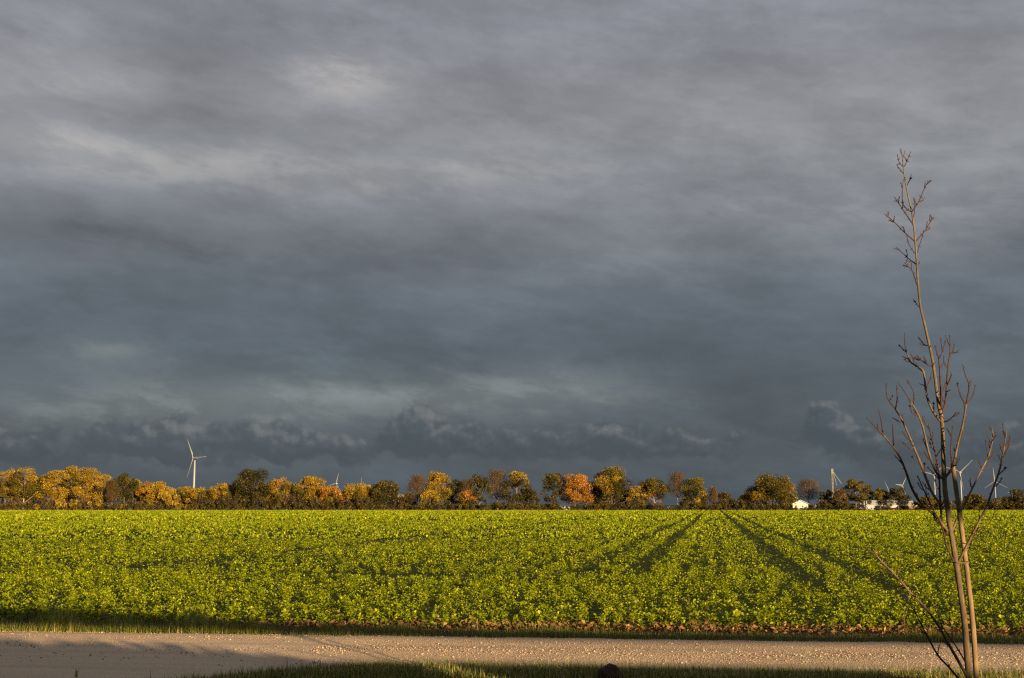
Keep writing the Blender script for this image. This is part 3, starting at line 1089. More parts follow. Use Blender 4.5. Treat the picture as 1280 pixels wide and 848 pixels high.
g, pl, ye, ol, dk, orr, ru, br = 'gold', 'pale', 'yellow', 'olive', 'dark', 'orange', 'russet', 'brown'
TREES = [  # px, top, width, palettes (lower, upper, odd), label, options
    (-14, 584, 34, (ol, g), 'gold tree cut by the left edge of the photo', {}),
    (6, 583, 28, (ol, pl), 'pale gold tree at the left end of the wood', {}),
    (29, 580, 34, (ol, g), 'gold tree with a pale trunk near the left end of the wood', dict(pale=True)),
    (50, 591, 30, (dk, ol, g), 'dull olive tree between two taller gold trees at left', {}),
    (67, 585, 36, (g, g, ol), 'broad bright gold tree left of the pale thicket trees', {}),
    (89, 581, 30, (ol, g), 'tallest narrow gold tree of the left wood', {}),
    (109, 582, 36, (g, pl), 'pale gold feathery tree in the left wood', {}),
    (126, 590, 30, (ol, pl), 'brownish gold tree left of the first dark green tree', {}),
    (140, 598, 18, (ru,), 'small thin bare tree touching the first dark green tree', dict(bare=True)),
    (155, 590, 36, (dk, dk, ol), 'dark green tree with orange patches, leftmost of the dark trees', {}),
    (184, 602, 28, (ol, orr, g), 'low orange gold tree right of the leftmost dark tree', {}),
    (196, 599, 26, (g, g), 'gold tree left of the big wind turbine', {}),
    (209, 607, 22, (g, ye), 'small bright yellow tree left of the big wind turbine', dict(Y=FIELD_END + 5, clear=.1)),
    (223, 611, 24, (br, ol), 'small olive tree just left of the big turbine tower', dict(clear=.12)),
    (247, 610, 32, (ol, g), 'low gold tree just right of the big turbine tower', dict(clear=.12)),
    (275, 604, 30, (ol, g, orr), 'rounded gold tree left of the largest dark green tree', dict(clear=.15)),
    (311, 587, 48, (dk, dk, ol), 'largest dark green tree, right of the big wind turbine', dict(clear=.14, dens=1.15)),
    (347, 597, 32, (ol, g, orr), 'orange gold tree right of the largest dark green tree', {}),
    (366, 604, 30, (br, ol), 'dull olive tree between two golden trees', dict(clear=.12)),
    (386, 594, 36, (g, g, ol), 'yellow gold tree with a pale trunk left of the small distant turbine', dict(pale=True)),
    (413, 606, 32, (ol, orr, g), 'low orange gold tree in front of the small distant turbine', dict(clear=.14)),
    (446, 605, 38, (ol, g, orr), 'low golden tree with a turbine blade tip above it', dict(clear=.14)),
    (484, 600, 38, (dk, ol, dk), 'dark olive tree standing left of the gap with the pale roof', dict(clear=.15)),
    (509, 617, 24, (br, ol), 'small low tree in front of the pale roof', dict(clear=.1)),
    (522, 592, 30, (ru,), 'bare mauve brown tree left of the gold topped tree', dict(bare=True, dens=1.6)),
    (549, 589, 34, (ol, g), 'gold topped tree right of the bare mauve brown tree', {}),
    (537, 612, 26, (ol, g), 'short gold tree below the gold topped tree', dict(Y=FIELD_END + 5, clear=.1)),
    (569, 597, 26, (dk, dk), 'dark green tree right of the gold topped tree', {}),
    (583, 598, 22, (br,), 'thin bare tree between two dark green trees', dict(bare=True)),
    (599, 591, 27, (dk, dk), 'slender dark green tree left of the russet tree', dict(clear=.3)),
    (581, 613, 22, (ol, orr), 'short orange tree below the thin bare tree', dict(Y=FIELD_END + 5, clear=.12)),
    (622, 586, 32, (ru,), 'tall russet half bare tree near the middle of the wood', dict(bare=True, dens=3.4, pale=True)),
    (646, 589, 36, (dk, ol, g), 'olive gold tree right of the tall russet tree', dict(pale=True)),
    (665, 611, 22, (dk, dk), 'small dark tree left of the open gap in the middle', dict(clear=.15)),
    (692, 588, 30, (br, ol, dk), 'brown olive tree left of the brightest orange tree', dict(clear=.3)),
    (719, 591, 36, (orr, orr), 'brightest orange tree of the whole row', dict(clear=.3)),
    (742, 599, 24, (dk, ol), 'olive tree squeezed between the orange tree and the big gold tree', {}),
    (765, 583, 52, (dk, g, ol), 'biggest tree of the row, gold top over dark green', dict(clear=.12, dens=1.2)),
    (794, 606, 24, (ol, g), 'small gold tree right of the biggest tree', dict(clear=.12)),
    (818, 597, 34, (dk, ol, orr), 'olive tree with orange top and a pale trunk', dict(clear=.34, pale=True)),
    (847, 589, 26, (ru,), 'slender bare brown tree between two olive trees', dict(bare=True, dens=1.2, clear=.35)),
    (870, 597, 34, (dk, ol, g), 'olive gold tree right of the slender bare tree', dict(clear=.26)),
    (892, 608, 13, (ru,), 'tiny bare brown tree beside the low dark trees', dict(bare=True)),
    (905, 615, 22, (dk, br), 'low dark tree, left one of the low pair', dict(clear=.1)),
    (934, 617, 24, (br, dk), 'low brown tree, right one of the low pair', dict(clear=.1)),
    (966, 593, 54, (ol, ol, g), 'broad rounded olive gold tree left of the white shed', dict(clear=.2, pale=True, dens=1.15)),
    (1011, 598, 36, (ru,), 'bare brown tree behind the white shed', dict(bare=True, dens=1.5, Y=FIELD_END + 36, clear=.3)),
    (1034, 611, 20, (dk, ru), 'small rust topped tree left of the steel tower', dict(Y=FIELD_END + 22, clear=.14)),
    (1050, 609, 18, (ol, ru), 'rust coloured tree in front of the steel tower', dict(Y=FIELD_END + 16, clear=.32)),
    (1070, 597, 26, (ol, ol), 'olive orange tree right of the steel tower', dict(Y=FIELD_END + 14, clear=.26)),
    (1082, 604, 16, (br, ol), 'small olive tree leaning on the tree right of the steel tower', dict(Y=FIELD_END + 16, clear=.3)),
    (1100, 610, 20, (ol, ol), 'small flat olive tree in front of the long white building', dict(clear=.40)),
    (1123, 609, 26, (dk, dk, ol), 'dark olive tree in front of the long white building', dict(clear=.38)),
    (1158, 620, 24, (br, ol), 'low brown tree behind the sapling, left of its trunk', dict(clear=.1)),
    (1216, 617, 30, (br, ol), 'low olive tree between the sapling and the right turbine', dict(clear=.1)),
    (1254, 622, 26, (br, ol), 'low olive tree just right of the right turbine', dict(clear=.1)),
    (1279, 610, 32, (dk, dk, ol), 'dark tree cut by the right edge of the photo', dict(clear=.1)),
]
for (px, top, w, pals, label, opt) in TREES:
    tree(px, top, w, pals, label, **opt)
# second rank of the left wood, seen between the front trees
for i, px in enumerate((16, 40, 78, 118, 168, 232, 262, 290, 330, 398, 430, 464)):
    tree(px, 597 + (i * 37 % 7) + (8 if px > 200 else 0), 30, (ol, g), 'golden tree half hidden behind the front trees of the left wood',
         Y=FIELD_END + 24 + (i * 53 % 9), group='half hidden trees of the left wood', dens=0.8)

# scrub along the field's far edge
bush_meshes = {}
for kind, pals in (('brown', (br, br)), ('dark', (dk, br)), ('olive', (br, ol)), ('gold', (ol, g)), ('rust', (br, ru))):
    bush_meshes[kind] = []
    for i in range(3):
        Vv, F4, T = leafy_crown(3.2, 5.0, 0.0, pals, 0.7, 0.2, 11, 0.1)
        bush_meshes[kind].append(mesh_np('scrub_bush', Vv, [F4], M_LEAF, T))
BUSH_LABEL = {'brown': 'dark brown scrub bush at the foot of the far trees', 'dark': 'dark green scrub bush at the foot of the far trees',
              'olive': 'olive scrub bush at the foot of the far trees', 'gold': 'golden scrub bush at the foot of the left wood',
              'rust': 'rust coloured scrub bush at the foot of the left wood'}
px = -30.0
while px < 1310:
    if px < 240:
        kind = rnd.choice(['brown', 'gold', 'rust', 'olive', 'rust'])
    elif px < 470:
        kind = rnd.choice(['brown', 'olive', 'brown', 'dark'])
    else:
        kind = rnd.choice(['brown', 'brown', 'dark', 'olive'])
    h = rnd.uniform(8, 20) if px < 470 else rnd.uniform(6, 15)
    if 985 < px < 1024 or 1066 < px < 1150 or 826 < px < 856:
        h = rnd.uniform(3.5, 5.0) if px < 1030 else rnd.uniform(3.0, 5.0)
    if 694 < px < 716:
        h = 4.5
    Y = FIELD_END + rnd.uniform(2.5, 6)
    p = at(px, HOR, Y)
    o = link('scrub_bush', bush_meshes[kind][rnd.randrange(3)])
    o.location = (p.x, Y, -0.1)
    o.rotation_euler = (0, 0, rnd.uniform(0, 6.28))
    s_ = rnd.uniform(0.8, 1.25)
    o.scale = (s_, s_, h * Y / F / 3.2)
    tag(o, BUSH_LABEL[kind], 'bush', kind + ' scrub along the far edge of the field')
    px += rnd.uniform(6.5, 11)


# ------------------------------------------------------------------ farm buildings
def gable_building(name, label, px0, px1, eave_y, ridge_y, Y, depth, wall, roof, along='y', door=None, windows=(), over=0.25):
    """ridge runs away from us ('y') or across ('x')"""
    a, b_ = at(px0, HOR, Y), at(px1, HOR, Y)
    wd = b_.x - a.x
    ez = at((px0 + px1) / 2, eave_y, Y).z
    rz = at((px0 + px1) / 2, ridge_y, Y).z
    root = empty(name, ((a.x + b_.x) / 2, Y, 0))
    tag(root, label, 'building', 'farm buildings beyond the field')
    h = wd / 2
    if along == 'y':
        MB().prism([(-h, -0.1), (h, -0.1), (h, ez), (0, rz - 0.02), (-h, ez)], 0, depth).build('wall', wall, root)
        sl = (rz - ez) / h
        t = 0.16
        r = MB()
        for s_ in (-1, 1):
            r.prism([(0, rz), (s_ * (h + over), ez - sl * over), (s_ * (h + over), ez - sl * over + t), (0, rz + t)], -over, depth + over)
        r.build('roof', roof, root)
    else:
        MB().box(-h, h, 0, depth, -0.1, ez).build('wall', wall, root)
        r = MB()
        m_ = depth / 2
        vs = [(-h - over, -over, ez), (h + over, -over, ez), (h + over, m_, rz), (-h - over, m_, rz), (-h - over, depth + over, ez), (h + over, depth + over, ez)]
        vs += [(x_, y_, z_ - 0.14) for x_, y_, z_ in vs]
        r.add(vs, [(0, 1, 2, 3), (3, 2, 5, 4), (7, 6, 9, 8), (8, 9, 10, 11), (0, 6, 7, 1), (4, 5, 11, 10), (0, 3, 9, 6), (3, 4, 10, 9), (1, 7, 8, 2), (2, 8, 11, 5)])
        r.build('roof', roof, root)
    if door:
        d = MB().box(door[0] * h, door[1] * h, -0.05, -0.003, 0.0, door[2]).build('door', M_DOOR, root)
        MB().box(door[0] * h + 0.12, door[0] * h + 0.2, -0.11, -0.052, 1.0, 1.15).build('handle', M_STEEL, d)
    for (x0, x1, z0, z1) in windows:
        w_ = MB().box(x0 * h, x1 * h, -0.06, -0.003, z0, z1).build('window', M_WHITE, root)
        MB().box(x0 * h + 0.1, x1 * h - 0.1, -0.075, -0.062, z0 + 0.1, z1 - 0.1).build('pane', M_GLASS, w_)
    return root


YB = FIELD_END + 10
gable_building('shed', 'small white gabled shed with pale roof under the bare tree', 991, 1010, 630, 625.5, YB, 8, M_SHED, M_ROOFL,
               door=(-0.72, -0.42, 2.1), windows=((0.1, 0.45, 1.1, 1.9),), over=0.5)
gable_building('lean_to', 'low brown lean-to against the right side of the white shed', 1010.8, 1016.5, 632.5, 631, YB + 1.5, 5, M_DOOR, M_ROOFL, over=0.2)
gable_building('small_shed', 'tiny cream shed right of the brown lean-to', 1017.2, 1021, 633.2, 632, YB + 1, 2.5, M_WALLW, M_ROOFL, over=0.1)
gable_building('farm_store', 'blue grey farm building with a cream side below the steel tower', 1038.5, 1051, 628, 624.5, YB + 26, 14, M_BLUEG, M_ROOFL, along='x',
               windows=((-0.6, -0.35, 1.6, 2.6), (0.1, 0.35, 1.6, 2.6)))
gable_building('cream_house', 'narrow cream house half hidden by trees beside the steel tower', 1052, 1061, 628.5, 622, YB + 24, 9, M_CREAM, M_ROOFR,
               windows=((0.3, 0.6, 1.2, 2.4),), door=(-0.4, -0.1, 2.1))
gable_building('white_barn', 'white barn at the left end of the long farm building', 1071.5, 1079.5, 629.5, 626, YB + 18, 12, M_WALLW, M_ROOFL,
               windows=((-0.6, -0.1, 0.9, 1.9), (0.2, 0.6, 0.9, 1.9)))
gable_building('long_barn', 'long low white farm building behind the two small olive trees', 1080.5, 1128, 632, 625.5, YB + 22, 14, M_WALLW, M_ROOFL, along='x',
               windows=tuple((-0.9 + 0.2 * i, -0.8 + 0.2 * i, 0.6, 1.4) for i in range(9)), door=(0.93, 0.99, 1.9))
gable_building('pale_barn', 'pale roofed barn just left of the sapling branches', 1136, 1147, 632.5, 626, YB + 16, 12, M_DOOR, M_WALLW, along='x')
gable_building('garden_cabin', 'low beige cabin under the orange tree', 700.5, 713.5, 633.5, 631.2, YB + 12, 6, M_CREAM, M_ROOFL, along='x',
               windows=((-0.5, -0.2, 0.9, 1.5), (0.2, 0.5, 0.9, 1.5)))
gable_building('far_house', 'house with a pale roof showing in the gap beside the dark olive tree', 496.5, 505, 623, 618.5, YB + 60, 9, M_BLUEG, M_ROOFL, along='x',
               windows=((-0.4, 0.0, 2.0, 3.0),))


def caravan(label, px0, px1, top, Y):
    a, b_ = at(px0, HOR, Y), at(px1, HOR, Y)
    z1 = at(px0, top, Y).z
    root = empty('caravan', ((a.x + b_.x) / 2, Y, 0))
    tag(root, label, 'caravan', 'caravans beyond the field')
    h = (b_.x - a.x) / 2
    MB().prism([(-h, .5), (h, .5), (h, z1 * .7), (h - .35, z1), (-h + .3, z1), (-h, z1 * .75)], 0, 2.0).build('body', M_WHITE, root)
    w_ = MB().box(-h * .5, h * .4, -0.03, -0.003, z1 * .55, z1 * .8).build('window', M_GLASS, root)
    for x_ in (-0.15, 0.25):
        wm = MB()
        wm.tube([(x_ * h * 2, .05, .32), (x_ * h * 2, .3, .32)], 0.32, 10)
        wm.build('wheel', M_DOOR, root)


caravan('pale caravan beside the bare slender tree, left one of two', 834, 841.5, 633.2, YB + 3)
caravan('pale caravan beside the olive gold tree, right one of two', 846.5, 851.5, 633.6, YB + 5)

# grain elevator tower with sloping spouts
Y = YB + 34
p = at(1041.5, HOR, Y)
pxm = Y / F
Ht = at(1041.5, 588, Y).z
root = empty('grain_tower', (p.x, Y, 0))
tag(root, 'tall steel grain elevator tower with sloping spouts above the farm', 'tower')
hw = 1.5 * pxm * 0.6
for sx_ in (-1, 1):
    for sy_ in (-1, 1):
        MB().tube([(sx_ * hw, sy_ * hw, 0), (sx_ * hw, sy_ * hw, Ht)], 0.11, 5).build('post', M_STEEL, root)
zz = 1.5
while zz < Ht - 1:
    for k, (x0, y0, x1, y1) in enumerate(((-1, -1, 1, -1), (1, -1, 1, 1), (1, 1, -1, 1), (-1, 1, -1, -1))):
        mb = MB()
        mb.tube([(x0 * hw, y0 * hw, zz), (x1 * hw, y1 * hw, zz + 1.6)], 0.06, 4)
        mb.tube([(x0 * hw, y0 * hw, zz), (x1 * hw, y1 * hw, zz)], 0.05, 4)
        mb.build('brace', M_STEEL, root)
    zz += 1.6
MB().box(-hw * 1.5, hw * 1.5, -hw * 1.5, hw * 1.5, Ht - 1.4, Ht + 0.6).build('head_box', M_STEEL, root)
MB().tube([(0, 0, 0.3), (0, 0, Ht - 1)], 0.20, 8).build('elevator_leg', M_STEEL, root)
for (dx, py) in ((11, 605), (5, 607)):
    MB().tube([(0.3, -hw, Ht - 0.6), (dx * pxm, -hw, at(1041, py, Y).z)], 0.17, 6).build('spout', M_STEEL, root)


# ------------------------------------------------------------------ wind turbines
def turbine(hx, hy, ratio, yaw, rot, label, hub_h=100.0, rpx=None):
    """hx, hy hub pixel; ratio blade length to hub height; yaw of the rotor; rot angle of a blade"""
    D = (hub_h - CAM_H) * F / (HOR - hy)
    p = at(hx, hy, D)
    root = empty('wind_turbine', (p.x, D, 0))
    tag(root, label, 'wind turbine', 'wind turbines behind the trees')
    Lb = rpx * D / F if rpx else ratio * hub_h
    k = hub_h / 100.0
    axis = Vector((math.sin(yaw), -math.cos(yaw), 0))
    side = Vector((math.cos(yaw), math.sin(yaw), 0))
    up = Vector((0, 0, 1))
    hub = Vector((0, 0, p.z))
    twr = hub - axis * 4.0 * k
    MB().tube([(twr.x, twr.y, -0.5), (twr.x, twr.y, p.z * 0.5), (twr.x, twr.y, p.z - 1.6 * k)], [2.6 * k, 2.0 * k, 1.5 * k], 20).build('tower', M_TURB, root, True)
    nc = MB()
    rot3 = Matrix((side, -axis, up)).transposed()
    pts = []
    for (yy, hw_, z0, z1) in ((1.2, 1.3, -1.5, 1.5), (3.0, 1.9, -1.8, 1.9), (9.5, 1.8, -1.6, 2.0), (11.5, 1.3, -1.0, 1.6)):
        pts.append([(-hw_, yy, z0), (hw_, yy, z0), (hw_, yy, z1), (-hw_, yy, z1)])
    vs = [tuple(hub + rot3 @ (Vector(v) * k)) for rg in pts for v in rg]
    fs = [(0, 3, 2, 1), (12, 13, 14, 15)]
    for i in range(3):
        for j in range(4):
            a_i, b_i = i * 4 + j, i * 4 + (j + 1) % 4
            fs.append((a_i, b_i, b_i + 4, a_i + 4))
    nc.add(vs, fs)
    nc.build('nacelle', M_TURB, root)
    MB().tube([hub - axis * 1.2 * k, hub, hub + axis * 1.6 * k, hub + axis * 2.6 * k], [1.5 * k, 1.7 * k, 1.3 * k, 0.3 * k], 12).build('hub', M_TURB, root, True)
    for j in range(3):
        an = rot + j * 2 * math.pi / 3
        d = side * math.cos(an) + up * math.sin(an)
        c = side * -math.sin(an) + up * math.cos(an)
        stations = ((0.0, 1.1, 1.1, 0), (0.06, 1.1, 1.0, 0), (0.2, 2.3, 0.55, 0.25), (0.5, 1.5, 0.3, 0.12), (0.85, 0.85, 0.16, 0.05), (1.0, 0.2, 0.06, 0.0))
        vs, fs = [], []
        for (t, ch, th, tw) in stations:
            cc = (c * math.cos(tw) + axis * math.sin(tw))
            nn = d.cross(cc)
            o_ = hub + axis * 0.5 * k + d * (t * Lb)
            for q in range(8):
                b2 = q * math.pi / 4
                vs.append(o_ + cc * ch * 1.05 * k * (math.cos(b2) - 0.25) + nn * th * k * math.sin(b2))
        for i in range(len(stations) - 1):
            for q in range(8):
                a_i, b_i = i * 8 + q, i * 8 + (q + 1) % 8
                fs.append((a_i, b_i, b_i + 8, a_i + 8))
        fs.append(tuple(range(len(vs) - 8, len(vs))))
        mb = MB()
        mb.add(vs, fs)
        mb.build('blade', M_TURB, root, True)


turbine(241.5, 572.8, .54, R(-44), R(2), 'large white wind turbine rising above the wood at left', rpx=30)
turbine(420, 604.5, .5, R(-35), R(72), 'small distant turbine showing above the gold trees of the left wood')
turbine(451.5, 611, .7, R(-40), R(90), 'turbine showing only a blade tip above the low golden tree')
turbine(1111, 614, .8, R(-40), R(112), 'turbine showing only a blade above the dark olive tree')
turbine(1128, 607, .5, R(30), R(55), 'small distant turbine left of the sapling, rotor above the olive tree')
turbine(1167, 594, .5, R(-42), R(42), 'white turbine seen just left of the sapling trunk')
turbine(1199.5, 590.3, .54, R(-45), R(40), 'white turbine seen just right of the stake')
turbine(1243, 602, .58, R(-42), R(93), 'white turbine between the two right branches of the sapling')
turbine(1265.5, 616.5, .5, R(20), R(55), 'tiny far turbine at the right edge above the low trees')


# ------------------------------------------------------------------ sapling and stake
SD = 9.0                                   # distance of the sapling
PXM = SD / F
THIN = 0.68
sap = empty('sapling', tuple(at(1222, HOR, SD).xy) + (0,))
tag(sap, 'tall bare young tree with thin upright branches at right', 'tree')
sap_loc = Vector(sap.location)


def sp(px, py, dd=0.0):
    return at(px, py, SD + dd) - sap_loc


def smooth_path(pts, n=3):
    out = []
    for i in range(len(pts) - 1):
        p0, p1, p2, p3 = pts[max(i - 1, 0)], pts[i], pts[i + 1], pts[min(i + 2, len(pts) - 1)]
        for k in range(n):
            t = k / n
            out.append(tuple(0.5 * (2 * p1[j] + (p2[j] - p0[j]) * t + (2 * p0[j] - 5 * p1[j] + 4 * p2[j] - p3[j]) * t * t + (3 * p1[j] - p0[j] - 3 * p2[j] + p3[j]) * t ** 3) for j in range(len(p1))))
    out.append(tuple(pts[-1]))
    return out


def bud(mb, p, d, L, r):
    d = Vector(d).normalized()
    mb.tube([p, p + d * L * 0.4, p + d * L * 0.8, p + d * L], [r * 0.6, r, r * 0.55, r * 0.1], 5)


trunk_px = [(1222, 1024, 6.6), (1218.5, 960, 6.3), (1215, 900, 6.0), (1211, 848, 5.6), (1209, 822, 5.5), (1206, 781, 5.4), (1200.5, 740, 5.2), (1195.8, 708, 5.1),
            (1188.5, 664, 4.9), (1184.7, 638, 4.6), (1181.5, 615, 4.4), (1180.3, 597, 4.2), (1179, 569, 3.9), (1178.5, 545, 3.7), (1177, 522, 3.5),
            (1173.8, 509, 3.2), (1170, 483, 2.8), (1166, 452, 2.6), (1159.6, 423, 2.4), (1154.4, 400, 2.2), (1150.7, 385, 2.0), (1147.8, 358, 1.9),
            (1146, 330, 1.75), (1144, 302, 1.6), (1142, 282, 1.5), (1139.5, 264, 1.35), (1135, 245, 1.2), (1130, 217, 1.05), (1127.2, 187, 0.6)]
tp = smooth_path(trunk_px, 3)
mb = MB()
mb.tube([sp(x_, y_) for x_, y_, r_ in tp], [r_ * THIN * PXM * rnd.uniform(0.95, 1.06) for x_, y_, r_ in tp], 10)
for (x_, y_, r_) in trunk_px[9:]:          # ring swellings where branches leave
    if rnd.random() < 0.5:
        c_ = sp(x_, y_)
        mb.tube([c_ + Vector((0, 0, -0.012)), c_, c_ + Vector((0, 0, 0.012))], [r_ * THIN * PXM * 0.9, r_ * THIN * PXM * 1.22, r_ * THIN * PXM * 0.9], 8)
mb.build('trunk', M_SAP, sap, True)

